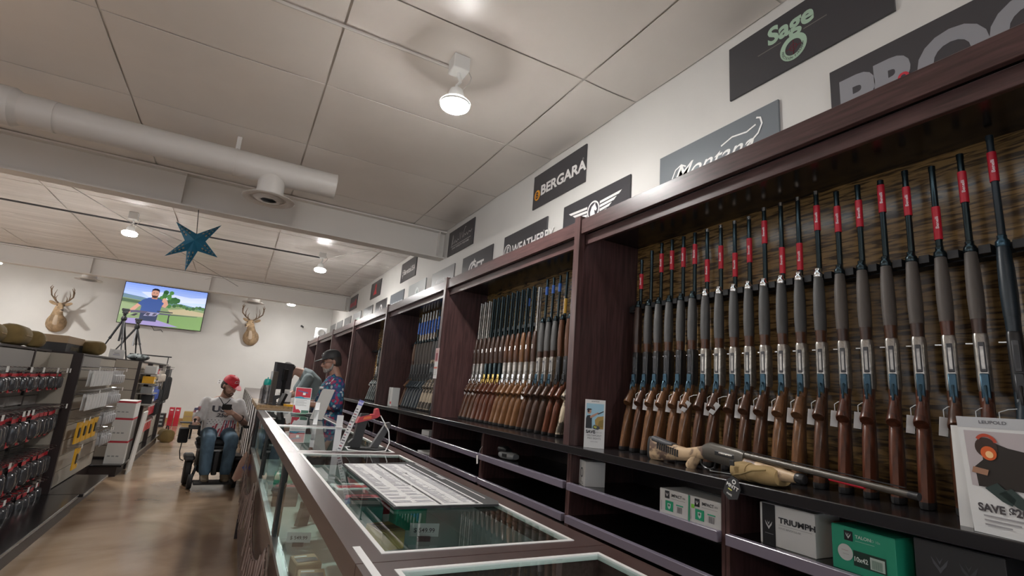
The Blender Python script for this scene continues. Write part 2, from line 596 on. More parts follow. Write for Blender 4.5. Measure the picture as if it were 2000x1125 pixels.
d = MB().lathe([(.17, 3.158), (.235, 3.148), (.245, 3.138), (.235, 3.132), (.165, 3.142), (.16, 3.15)], 28, (0, 5.45, 0)).build('diffuser_rim', 'white_metal', t)
for r in (.145, .10, .055):
    MB().lathe([(r - .028, 3.128), (r, 3.148), (r - .004, 3.15), (r - .034, 3.132)], 24, (0, 5.45, 0)).build('diffuser_cone', 'white_metal', d)
MB().lathe([(.120, 3.175), (.002, 3.176), (.002, 3.18), (.120, 3.18)], 20, (0, 5.45, 0)).build('diffuser_throat', 'black_plastic', t)
for x, lb in ((-3.52, 'round ceiling diffuser above the left deer head'), (.11, 'round ceiling diffuser above the right deer head')):
    t = thing('ceiling_diffuser', lb, 'diffuser', (x, 15.6, 3.36), 0, 'round diffusers near the back wall')
    MB().lathe([(.15, .36), (.15, .06), (.20, .03), (.27, .02), (.28, .005), (.26, 0), (.20, .01), (.002, .012)], 24).build('diffuser_body', 'white_metal', t)
    for r in (.17, .10):
        MB().lathe([(r - .04, -.012), (r, .008), (r - .005, .01), (r - .045, -.008)], 20).build('diffuser_cone', 'grey_panel', t)
cond('ceiling_duct_run', 'white duct under the ceiling behind the far beam', [(-6, 15.6, 3.61), (.4, 15.6, 3.61)], .10, cat='duct')
# unseen glowing windows, added behind the camera and on the left wall as fill
mat('window_daylight', (.80, .88, 1.0), .3, emit=WINDOW_FILL)
def fill_window(n, x0, x1, along='x'):
    P = (lambda a, b, c, d, e, f: (a, b, c, d, e, f)) if along == 'x' else (lambda a, b, c, d, e, f: (c, d, a, b, e, f))
    y = YN if along == 'x' else XL
    fr = MB()
    for q in ((x0, x0 + .06, .5, 2.9), (x1 - .06, x1, .5, 2.9), ((x0 + x1) / 2 - .03, (x0 + x1) / 2 + .03, .56, 2.84), (x0 + .06, x1 - .06, .5, .56), (x0 + .06, x1 - .06, 2.84, 2.9)):
        fr.box(*P(q[0], q[1], y, y + .06, q[2], q[3]))
    o = struct(fr.build('window_%d' % n, 'black_metal', smooth=False))
    MB().box(*P(x0 + .06, x1 - .06, y + .01, y + .02, .56, 2.84)).build('pane', 'window_daylight', o, False)
for k, x in enumerate((-8.4, -5.6, -2.8, -.0)):
    fill_window(k + 1, x, x + 2.2)
for k, y in enumerate((-3.5, .5, 4.5, 8.5)):
    fill_window(k + 5, y, y + 2.6, 'y')
# ================================================================== GUN RACK CABINETS
ZL = 1.145
POSTS = [.2, 2.62, 5.02, 7.42, 9.82, 12.22, 14.62, 16.86]
XF = 1.835
def rack_bay(i, y0, y1, label):
    t = thing('gun_rack_bay', label, 'cabinet', (2.07, (y0 + y1) / 2, ZL), 0, None, True)
    a, b = y0 + .03, y1 - .03
    MB().box(2.295, 2.32, a, b, ZL, 2.50).build('back_panel', 'zebra_panel', t, False)
    MB().box(XF + .035, 2.32, a, b, 2.462, 2.49).build('top_panel', 'black_laminate', t, False)
    MB().box(1.812, 1.838, a, b, 2.462, 2.56, .002).build('cornice_board', 'mahogany_y', t, False)
    MB().box(1.85, 1.872, a, b, 2.395, 2.462, .002).build('valance_strip', 'mahogany_y', t, False)
    MB().box(1.886, 1.900, a + .05, b - .05, 2.452, 2.4615).build('led_strip', 'rack_led', t, False)
    # notched barrel rest
    r = MB()
    r.box(2.235, 2.294, a, b, 2.005, 2.045)
    n_ = 25
    for k in range(n_ + 1):
        yk = y0 + .06 + k * .0889 + .0415
        if i == 0: yk = 2.462 + .0445 - .0889 * k
        elif i == 1: yk = 4.90 + .0495 - .099 * k
        elif i == 2: yk = 7.05 + .0575 - .115 * k
        if a + .02 < yk < b - .02:
            r.box(2.196, 2.235, yk - .016, yk + .016, 2.010, 2.040)
    r.build('barrel_rest', 'black_plastic', t, False)
    return t
BAYS = ['gun rack bay nearest the camera, lined in golden zebra wood', 'gun rack bay with silver over-under shotguns, second from camera', 'gun rack bay with blue labelled barrels, third from camera',
        'gun rack bay with a few black long guns, fourth from camera', 'gun rack bay directly behind the man in the floral shirt', 'gun rack bay sixth from camera, mostly hidden', 'last gun rack bay by the back wall']
bays = [rack_bay(i, POSTS[i], POSTS[i + 1], BAYS[i]) for i in range(7)]
for i, y in enumerate(POSTS):
    lb = ['dark rack partition just outside the near right edge'] + ['%s dark wood partition post between gun racks, counted from camera' % ORD[k] for k in range(7)]
    t = thing('rack_partition', lb[i], 'partition', (2.07, y, ZL), 0, None, True)
    MB().box(XF + .012, 2.32, y - .024, y + .024, ZL, 2.56).build('side_panel', 'mahogany', t, False)
    MB().box(1.802, XF + .012, y - .03, y + .03, ZL, 2.585, .002).build('front_post', 'mahogany', t, False)
# ledge and lower cubbies
o = MB().box(1.785, 2.34, .1, 16.88, ZL - .042, ZL, .003).build('rack_ledge', 'black_laminate', smooth=False)
tag(recentre(o), 'long glossy black ledge running beneath all the gun racks', 'ledge')
MIDS = [1.51, 3.84, 6.23, 8.63, 11.0, 13.4]
DIV = sorted(POSTS + MIDS)
for i in range(len(DIV) - 1):
    y0, y1 = DIV[i], DIV[i + 1]
    t = thing('cubby_unit', '%s open cubby unit beneath the gun ledge, counted from camera' % ORD[i], 'cabinet', (2.1, (y0 + y1) / 2, 0), 0, None, True)
    a, b = y0 + .0015, y1 - .0015
    MB().box(XF, 2.33, a, a + .018, .0, ZL - .043).build('side_panel', 'mahogany', t, False)
    MB().box(XF, 2.33, b - .018, b, .0, ZL - .043).build('side_panel', 'mahogany', t, False)
    MB().box(2.318, 2.33, a + .018, b - .018, .0, ZL - .043).build('back_panel', 'dark_interior', t, False)
    MB().box(XF + .03, 2.318, a + .018, b - .018, 0, .09).build('kick_board', 'dark_interior', t, False)
    for z in (.932, .752, .53, .30):
        MB().box(XF + .004, 2.318, a + .018, b - .018, z - .022, z).build('shelf', 'black_laminate', t, False)
        MB().box(1.808, XF + .003, a + .018, b - .018, z - .038, z + .004, .002).build('price_channel', 'lip_plastic', t, False)
# ================================================================== LONG GUNS (butt at z=0, underside towards -x)
def sec(z, x0, x1, hw, n=12, e=2.6):
    return sring(((x0 + x1) / 2, 0, z), VX, VY, abs(x1 - x0) / 2, hw, n, e)
def gun_proto(name, label, stock='walnut', recv='nickel', fore='grey_rubber', collar='walnut', cap='bright_steel', barrel='blued',
              lab='red_label', text='Benelli', lz=(1.045, 1.165), L=1.265, kind='auto', guard='blue_steel', tagged=0, group=None, pad='rubber_pad'):
    t = thing(name, label, 'shotgun', (0, 0, 0), 0, group)
    MB().loft([sec(.022, -.060, -.182, .021), sec(.10, -.056, -.160, .0225), sec(.20, -.050, -.135, .022), sec(.25, -.044, -.112, .0205), sec(.29, -.038, -.092, .019), sec(.34, -.026, -.078, .0185), sec(.392, -.004, -.060, .0195)]).build('stock', stock, t)
    MB().loft([sec(0, -.060, -.180, .0195), sec(.006, -.058, -.184, .0215), sec(.022, -.059, -.183, .0215)]).build('butt_pad', pad, t)
    # pistol grip with its round cap
    g = MB()
    d = Vector((-.62, 0, -.78)); a = d.cross(VY).normalized()
    p0 = Vector((-.062, 0, .345))
    g.loft([sring(p0 + d * s_, VY, a, r1, r2, 12) for s_, r1, r2 in ((0, .017, .03), (.035, .018, .027), (.07, .021, .026), (.092, .0235, .027), (.098, .022, .025))])
    g.build('pistol_grip', stock, t)
    MB().tube([(-.058, 0, .41), (-.078, 0, .405), (-.091, 0, .38), (-.092, 0, .355), (-.082, 0, .33), (-.066, 0, .322)], .0045, 8).build('trigger_guard', guard, t)
    MB().tube([(-.05, 0, .375), (-.066, 0, .372), (-.078, 0, .362)], .004, 6).build('trigger', 'gold_metal', t)
    MB().box(-.066, -.05, -.012, .012, .34, .45, .003).build('trigger_plate', guard, t)
    if kind == 'auto':
        MB().loft([sec(.388, .012, -.055, .018, 12, 4), sec(.41, .020, -.056, .0205, 12, 4), sec(.575, .021, -.056, .0205, 12, 4), sec(.585, .014, -.052, .019, 12, 4)]).build('receiver', recv, t)
        MB().box(-.0585, -.054, -.009, .009, .455, .555, .002).build('loading_port', 'dark_grey_plastic', t)
        MB().box(-.0592, -.0555, -.0045, .0045, .465, .54).build('shell_carrier', recv, t)
        MB().cyl((-.01, .0205, .555), (-.01, .040, .555), .004, n=6).build('bolt_handle', 'bright_steel', t)
        MB().loft([sec(.585, .008, -.054, .019, 12, 2.4), sec(.630, .008, -.056, .0205, 12, 2.4), sec(.635, .008, -.056, .021, 12, 2.4)]).build('forend_collar', collar, t)
        MB().loft([sec(.635, .008, -.057, .0215, 12, 2.4), sec(.71, .006, -.060, .0235, 12, 2.3), sec(.80, .004, -.057, .022, 12, 2.3), sec(.872, .002, -.050, .018, 12, 2.2)]).build('forend', fore, t)
        MB().lathe([(.0165, .872), (.0190, .876), (.0190, .894), (.013, .902), (.013, .914), (.006, .918)], 12, (-.026, 0, 0)).build('magazine_cap', cap, t)
        MB().cyl((0, 0, .58), (0, 0, L), .0120, .0105, 10).box(.0095, .0145, -.0035, .0035, .62, L - .01).build('barrel', barrel, t)
        MB().cyl((0, 0, L - .012), (0, 0, L + .006), .0118, n=10).build('muzzle_ring', cap if cap == 'bright_steel' else barrel, t)
    else:     # over-and-under
        MB().loft([sec(.40, .010, -.058, .017, 12, 3.2), sec(.43, .018, -.060, .020, 12, 3.6), sec(.545, .019, -.060, .020, 12, 3.6), sec(.555, .018, -.058, .019, 12, 3.6)]).build('receiver', recv, t)
        MB().cyl((-.006, -.021, .535), (-.006, .021, .535), .006, n=8).build('hinge_pin', recv, t)
        MB().box(.014, .022, -.005, .005, .40, .45, .002).build('top_lever', recv, t)
        MB().loft([sec(.555, -.010, -.060, .019, 12, 2.6), sec(.62, -.012, -.064, .022, 12, 2.4), sec(.72, -.014, -.062, .021, 12, 2.4), sec(.80, -.018, -.052, .016, 12, 2.4), sec(.815, -.022, -.044, .010, 12, 2.2)]).build('forend', fore, t)
        MB().box(-.0645, -.060, -.006, .006, .66, .70, .001).build('forend_latch', 'bright_steel', t)
        MB().cyl((.002, 0, .55), (.002, 0, L), .0115, .0105, 10).box(.0105, .016, -.004, .004, .56, L - .005).build('barrel', barrel, t)
        MB().cyl((-.022, 0, .55), (-.022, 0, L), .0115, .0105, 10).build('barrel', barrel, t)
    if lab:
        r = .0135 if kind == 'auto' else .0125
        q = MB().cyl((0, 0, lz[0]), (0, 0, lz[1]), r, r, 12).build('barrel_label', lab, t)
        if text:
            p = PR()
            p.text(text, 0, -.0045, .0095, 'f0e6e6', 1, .012, 0, 'CENTER', 1.35)
            h_ = lz[1] - lz[0]
            p.build('lettering', PRINT, q, face_mx((-.0132, 0, (lz[0] + lz[1]) / 2), (0, 0, 1), (0, 1, 0)) if False else face_mx((-.0136, 0, lz[0] + h_ * .5), (0, 0, 1), (0, 1, 0)))
    if tagged:
        # string loop and paper tag hanging from the trigger guard
        y = .03 if tagged == 1 else .055
        MB().tube([(-.085, .0, .34), (-.092, y * .6, .335), (-.094, y, .325), (-.092, y, .30)], .0016, 5).build('tag_string', 'tag_string', t)
        m = Matrix.Translation((-.094, y, .30)) @ Matrix.Rotation(.1 if tagged == 1 else .65, 4, 'X') @ Matrix.Rotation(.5, 4, 'Z')
        MB().box(-.0008, .0008, -.013, .013, -.062, 0, M=m).build('price_tag', 'tag_paper', t)
    return t
G1N = 'shotguns standing in the nearest rack bay'
kw = dict(group=G1N)
P1 = {
 'brown': gun_proto('shotgun', '', 'light_walnut', 'black_metal', 'dark_walnut', 'walnut', 'blued', lz=(1.0, 1.10), L=1.19, **kw),
 'plain': gun_proto('shotgun', '', 'walnut', 'black_metal', 'grey_rubber', 'walnut', 'blued', lab=None, L=1.235, tagged=1, **kw),
 'black': gun_proto('shotgun', '', 'light_walnut', 'black_metal', 'grey_rubber', 'walnut', 'blued', lz=(1.08, 1.20), tagged=1, **kw),
 'silver': gun_proto('shotgun', '', 'walnut', 'nickel', 'grey_rubber', 'walnut', 'bright_steel', lz=(1.02, 1.15), tagged=1, **kw),
 'silver_tag': gun_proto('shotgun', '', 'walnut', 'nickel', 'grey_rubber', 'walnut', 'bright_steel', lz=(.96, 1.09), tagged=2, **kw),
 'silver_hi': gun_proto('shotgun', '', 'walnut', 'nickel', 'grey_rubber', 'walnut', 'bright_steel', lz=(1.10, 1.22), L=1.285, tagged=1, **kw),
 'silver_low': gun_proto('shotgun', '', 'light_walnut', 'nickel', 'grey_rubber', 'walnut', 'bright_steel', lz=(.93, 1.06), L=1.285, tagged=1, **kw),
 'brown_fore': gun_proto('shotgun', '', 'red_walnut', 'nickel', 'brown_rubber', 'dark_walnut', 'blued', lz=(1.07, 1.19), L=1.255, tagged=1, **kw),
 'brown_top': gun_proto('shotgun', '', 'red_walnut', 'nickel', 'brown_rubber', 'walnut', 'blued', lz=(1.11, 1.23), L=1.245, **kw),
 'brown_low': gun_proto('shotgun', '', 'walnut', 'nickel', 'brown_rubber', 'red_walnut', 'blued', lz=(.95, 1.08), L=1.24, tagged=1, **kw),
 'synth': gun_proto('shotgun', '', 'blue_synthetic', 'black_metal', 'blue_synthetic', 'blue_synthetic', 'blue_steel', 'blue_synthetic', guard='black_metal', lz=(1.12, 1.23), L=1.29, tagged=2, **kw),
}
seq1 = ['brown', 'plain', 'black', 'black', 'black', 'black', 'silver_tag', 'silver', 'silver_tag', 'silver', 'silver_hi', 'silver_low', 'silver_low', 'silver_hi', 'brown_fore', 'brown_fore', 'brown_top', 'brown_fore', 'brown_low', 'brown_fore', 'synth']
DESC = {'brown': 'shotgun with all wooden forend', 'plain': 'grey-forend shotgun without any barrel label', 'black': 'shotgun with black receiver and red barrel label', 'silver': 'silver-receiver shotgun with grey forend', 'silver_tag': 'silver-receiver shotgun with slanting price tag',
        'silver_hi': 'silver-receiver shotgun with high red label', 'silver_low': 'silver-receiver shotgun with low red label', 'brown_fore': 'silver-receiver shotgun with brownish forend', 'brown_top': 'brownish-forend shotgun with label at the muzzle', 'brown_low': 'brownish-forend shotgun with label close to rest', 'synth': 'all dark blue-black synthetic shotgun'}
used = set()
def place(proto, key, loc, label, tilt, turn=.30):
    if key not in used:
        used.add(key); o = proto; o.location = loc; o['label'] = label
    else:
        o = dup(proto, loc, label)
    o.rotation_euler = (0, tilt, rnd.uniform(-.04, .04) + turn)
    return o
for i, k in enumerate(seq1):
    y = 2.462 - .0889 * i
    place(P1[k], 'a' + k, (2.212 + rnd.uniform(-.003, .003), y, ZL + .0005), DESC[k] + ', %s from the left in nearest rack' % ORD[i], .008)
# second bay
G2N = 'shotguns standing in the second rack bay'
kw = dict(group=G2N)
P2 = {
 'ou': gun_proto('shotgun', '', 'walnut', 'nickel', 'dark_walnut', kind='ou', lab=None, guard='bright_steel', L=1.20, barrel='nickel', tagged=1, **kw),
 'ou_gold': gun_proto('shotgun', '', 'red_walnut', 'blued', 'dark_walnut', kind='ou', lab=None, guard='gold_metal', L=1.21, barrel='blued', **kw),
 'ou_light': gun_proto('shotgun', '', 'light_walnut', 'nickel', 'walnut', kind='ou', lab=None, guard='bright_steel', L=1.22, **kw),
 'ou_blue': gun_proto('shotgun', '', 'light_walnut', 'nickel', 'light_walnut', kind='ou', lab='blue_label', text=None, lz=(1.06, 1.13), guard='bright_steel', L=1.22, **kw),
 'grey': gun_proto('shotgun', '', 'dark_walnut', 'nickel', 'grey_rubber', 'dark_walnut', 'blued', lab='blue_label', text=None, lz=(1.12, 1.19), L=1.25, **kw),
 'yellow': gun_proto('shotgun', '', 'red_walnut', 'black_metal', 'walnut', 'walnut', 'blued', lab='yellow_label', text=None, lz=(.93, 1.05), L=1.265, guard='black_metal', **kw),
 'camo': gun_proto('shotgun', '', 'camo_grass', 'camo_grass', 'camo_grass', 'camo_grass', 'blued', lab='yellow_label', text=None, lz=(.95, 1.06), L=1.28, guard='black_metal', **kw),
}
seq2 = ['ou', 'ou', 'ou', 'ou_gold', 'ou_gold', 'ou_gold', 'ou_gold', 'ou_light', 'ou_light', 'ou_light', 'ou_blue', 'ou_light', 'ou', 'grey', 'grey', 'grey', 'yellow', 'yellow', 'camo', 'grey', 'grey', 'yellow']
D2 = {'ou': 'walnut over-under shotgun with silver receiver', 'ou_gold': 'red walnut over-under with dark receiver', 'ou_light': 'light walnut over-under shotgun', 'ou_blue': 'light walnut over-under with blue label', 'grey': 'grey-forend shotgun with blue label', 'yellow': 'reddish shotgun with yellow barrel label', 'camo': 'grass-camouflage shotgun'}
for i, k in enumerate(seq2):
    place(P2[k], 'b' + k, (2.20, 4.90 - .099 * i, ZL + .0005), D2[k] + ', %s from left in second rack' % ORD[i], .012)
# third bay
kw = dict(group='shotguns standing in the third rack bay')
P3 = {
 'wood': gun_proto('shotgun', '', 'light_walnut', 'black_metal', 'light_walnut', 'walnut', 'blued', lab='blue_label', text=None, lz=(1.02, 1.18), guard='black_metal', L=1.25, **kw),
 'blk': gun_proto('shotgun', '', 'blue_synthetic', 'black_metal', 'brown_rubber', 'brown_rubber', 'blued', lab='blue_label', text=None, lz=(1.0, 1.18), guard='black_metal', L=1.29, barrel='nickel', **kw),
 'camo': gun_proto('shotgun', '', 'camo_grass', 'camo_grey', 'grey_rubber', 'camo_grass', 'blued', lab='blue_label', text=None, lz=(1.03, 1.2), guard='black_metal', L=1.29, **kw),
 'org': gun_proto('shotgun', '', 'camo_grass', 'black_metal', 'grey_rubber', 'grey_rubber', 'blued', lab='orange_label', text=None, lz=(.93, 1.1), guard='black_metal', L=1.29, **kw),
}
seq3 = ['wood', 'blk', 'blk', 'blk', 'blk', 'blk', 'blk', 'camo', 'camo', 'org', 'camo', 'blk', 'camo', 'blk']
D3 = {'wood': 'wooden stocked shotgun with blue label', 'blk': 'black synthetic shotgun with blue label', 'camo': 'camouflage shotgun with blue label', 'org': 'camouflage shotgun with orange label'}
for i, k in enumerate(seq3):
    place(P3[k], 'c' + k, (2.20, 7.05 - .115 * i, ZL + .0005), D3[k] + ', %s from left in third rack' % ORD[i], .012)
kw = dict(group='dark long guns in the fourth rack bay')
P4 = {'blk': gun_proto('shotgun', '', 'camo_grey', 'black_metal', 'black_plastic', 'black_plastic', 'blued', lab=None, guard='black_metal', L=1.02, **kw),
      'grey': gun_proto('shotgun', '', 'camo_grey', 'nickel', 'camo_grey', 'black_plastic', 'blued', lab=None, guard='black_metal', L=1.06, tagged=2, **kw)}
for i in range(9):
    k = 'blk' if i % 2 else 'grey'
    place(P4[k], 'd' + k, (2.19, 9.05 - .13 * i, ZL + .0005), ('black long gun' if i % 2 else 'grey camouflage long gun') + ', %s from left in fourth rack' % ORD[i], .012)
# ================================================================== MAKERS' BOARDS ON THE RIGHT WALL
WHT, PALE = 'e4e2e0', 'a9aaae'
def sign(y0, z0, label, draw, board='sign_board', W=.90, H=.36):
    t = thing('wall_sign', label, 'sign', (XW - .008, y0 - W / 2, z0), 0, 'makers\' boards above the gun racks', True)
    MB().box(XW - .014, XW - .001, y0 - W, y0, z0, z0 + H, .001).build('board', board, t, False)
    p = PR(); draw(p)
    p.build('lettering', PRINT, t, face_mx((XW - .0145, y0, z0), (0, -1, 0), (0, 0, 1)))
    return t
def d_sage(p):
    g = 'a9c4ae'
    p.text('Sage', .40, .215, .105, g, 1, .035, 0, 'CENTER', 1.0)
    p.rect(.20, .186, .345, .192, '77736f'); p.rect(.475, .186, .60, .192, '77736f')
    p.ring(.415, .115, .047, .077, g, 2)
    for i, ch in enumerate('PRECISION FIREARMS'):
        a = PI * .98 - (-1) * (PI * 1.04) * i / 17
        p.text(ch, .415 + .0625 * math.cos(a) - .004, .115 + .0625 * math.sin(a) - .005, .013, '24242a', 4, .01, 0, 'CENTER', 1, a + PI / 2)
    p.rect(.413, .07, .417, .16, '6a2230', 1); p.rect(.37, .113, .46, .117, '6a2230', 1)
    p.ring(.415, .115, .018, .022, '6a2230', 1)
def d_proof(p):
    p.text('PROOF', .045, .045, .225, '8d8d92', 1, .05, 0, 'LEFT', .92)
    p.disc(.315, .158, .022, 'c03040', 3); p.disc(.315, .158, .01, '3a3840', 4)
def d_bergara(p):
    p.disc(.085, .135, .055, 'e09a2a'); p.text('B', .085, .10, .07, '3a3236', 2, .03, 0, 'CENTER')
    p.text('BERGARA', .155, .115, .10, WHT, 1, .035, 0, 'LEFT', 1.22)
    p.ring(.86, .23, .007, .010, WHT)
def d_script(txt, sub=None):
    def d(p):
        p.text(txt, .45, .13, .10, WHT, 1, .0, .45, 'CENTER', 1.1)
    return d
def d_montana(p):
    # hand-lettered script with swashes
    p.text('Montana', .44, .12, .115, 'f0f0ee', 1, .004, .5, 'CENTER', 1.05)
    p.stroke([(.12, .16), (.15, .215), (.20, .235), (.24, .21)], .010, 'f0f0ee', 2)
    p.stroke([(.52, .235), (.60, .262), (.70, .250), (.76, .27)], .010, 'f0f0ee', 2)
    p.stroke([(.70, .16), (.775, .21), (.80, .26), (.79, .30), (.765, .31)], .011, 'f0f0ee', 3)
def d_wing(p):
    for s_ in (-1, 1):
        for k in range(4):
            x0, x1 = .45 + s_ * .085, .45 + s_ * (.36 - k * .06)
            y = .255 - k * .034
            p.poly([(x0, y), (x1, y + .012), (x1 - s_ * .035, y - .012), (x0, y - .022)], WHT)
    p.ring(.45, .20, .068, .082, WHT, 2)
    p.disc(.45, .20, .068, '3c3a40', 2)
    p.poly([(.415, .135), (.41, .19), (.43, .235), (.46, .25), (.475, .262), (.478, .24), (.50, .20), (.488, .185), (.465, .20), (.475, .16), (.47, .138)], WHT, 3)
def d_weath(p):
    p.ring(.10, .17, .072, .085, WHT); p.ring(.10, .17, .052, .058, WHT)
    p.poly([(.06, .12), (.085, .12), (.125, .235), (.105, .23)], WHT, 2); p.poly([(.095, .15), (.14, .15), (.13, .165), (.10, .165)], WHT, 2)
    p.text('WEATHERBY', .205, .115, .105, WHT, 1, .02, 0, 'LEFT', .94)
    p.ring(.85, .225, .006, .009, WHT)
def d_colt(p):
    p.ring(.34, .14, .085, .118, WHT, 1, 28, PI * .35, PI * 1.35)
    p.poly([(.36, .255), (.40, .29), (.405, .262), (.44, .25), (.445, .225), (.40, .228), (.37, .235)], WHT)
    p.text('OLT', .30, .10, .12, WHT, 2, .035, 0, 'LEFT', 1.15)
    p.rect(.50, .195, .62, .222, WHT)
def d_dan(p):
    p.stroke([(.14, .13), (.17, .29), (.185, .24), (.16, .15), (.22, .17), (.27, .20), (.25, .15), (.30, .18), (.33, .15), (.36, .19), (.40, .17)], .009, WHT)
    p.stroke([(.42, .27), (.44, .17), (.50, .26), (.52, .17), (.60, .31), (.63, .30)], .009, WHT)
    p.stroke([(.56, .17), (.60, .21), (.63, .18), (.67, .21), (.70, .17), (.74, .21), (.80, .19), (.84, .215)], .009, WHT)
    p.rect(.12, .118, .82, .124, WHT)
    p.text('DAN WESSON FIREARMS', .47, .075, .026, WHT, 1, .008, 0, 'CENTER', 1.45)
def d_beretta(p):
    p.ring(.13, .15, .03, .042, WHT); p.ring(.13, .20, .02, .028, WHT); p.ring(.13, .10, .02, .028, WHT)
    p.text('BerettaUSA', .20, .12, .095, WHT, 1, .02, 0, 'LEFT', 1.0)
def d_redbird(p):
    p.poly([(.28, .06), (.42, .07), (.60, .06), (.54, .14), (.50, .20), (.54, .25), (.47, .31), (.40, .27), (.42, .2), (.36, .14)], 'c4303c')
def d_redword(p):
    p.rect(.08, .08, .84, .19, 'b03044'); p.poly([(.60, .19), (.84, .19), (.80, .25), (.7, .24)], 'b03044')
    p.text('RUGER', .46, .10, .07, '5a4048', 2, .02, 0, 'CENTER', 1.3)
def d_pale_word(txt, c=WHT):
    def d(p):
        p.text(txt, .46, .09, .085, c, 1, .03, 0, 'CENTER', 1.15)
    return d
def d_circle(p):
    p.disc(.48, .17, .10, 'd8dedd'); p.poly([(.44, .1), (.46, .2), (.52, .23), (.55, .16), (.5, .15), (.52, .1)], '8a9a9a', 2)
def d_emblem(p):
    p.ring(.50, .17, .06, .10, WHT); p.rect(.42, .13, .58, .15, WHT, 2); p.rect(.44, .05, .56, .09, WHT, 2)
def d_teal(p):
    p.poly([(.2, .05), (.7, .05), (.8, .22), (.4, .2)], '93b3a8')
mat('sign_blue_grey', (.16, .18, .20), .3)  # dark glossy boards, lamp glare painted in as a paler colour
mat('sign_pale', (.40, .43, .43), .35)
mat('sign_mid', (.20, .20, .205), .35)
TZ, BZ = 3.275, 2.765
sign(1.905, TZ, 'black board with pale green Sage lettering and ring', d_sage)
sign(4.295, TZ, 'dark board with orange disc and white BERGARA lettering', d_bergara)
sign(6.70, TZ, 'dark board with white handwritten signature and underline, beside the beam', d_dan)
sign(9.10, TZ, 'dark board with white BerettaUSA lettering past the near beam', d_beretta)
sign(11.52, TZ, 'dark board with a red bird-like shape', d_redbird)
sign(13.92, TZ, 'farthest upper board with a red word block', d_redword)
sign(1.31, BZ, 'dark board with big grey PROOF letters cut off by cornice', d_proof)
sign(2.49, BZ, 'blue-grey board with white Montana script behind cornice', d_montana, 'sign_blue_grey')
sign(3.70, BZ, 'dark board with white winged horse disc', d_wing)
sign(4.88, BZ, 'dark board reading WEATHERBY half hidden by cornice', d_weath)
sign(6.07, BZ, 'dark board with white horse arc and COLT letters', d_colt)
sign(7.26, BZ, 'grey board with faint white script past the near beam', d_script('Anschutz'), 'sign_mid')
sign(8.46, BZ, 'pale grey board with a whitish round emblem', d_circle, 'sign_pale')
sign(9.66, BZ, 'blue-grey board with BROWNING lettering', d_pale_word('BROWNING', 'd0d6da'), 'sign_blue_grey')
sign(10.85, BZ, 'dark board with white rounded square emblem', d_emblem)
sign(12.02, BZ, 'dark lower board with small white script wording', d_script('Cooper'))
sign(13.20, BZ, 'lower board with pale teal patch', d_teal, 'sign_mid')
sign(14.42, BZ, 'plain grey lower board, third from the back wall', d_pale_word('CZ', 'b0b4b6'), 'sign_mid')
sign(15.62, BZ, 'plain grey lower board, second from the back wall', d_pale_word('FN', 'b0b4b6'), 'sign_mid')
sign(16.80, BZ, 'plain grey lower board nearest the back wall', d_pale_word('HK', 'a0a4a6'), 'sign_mid')
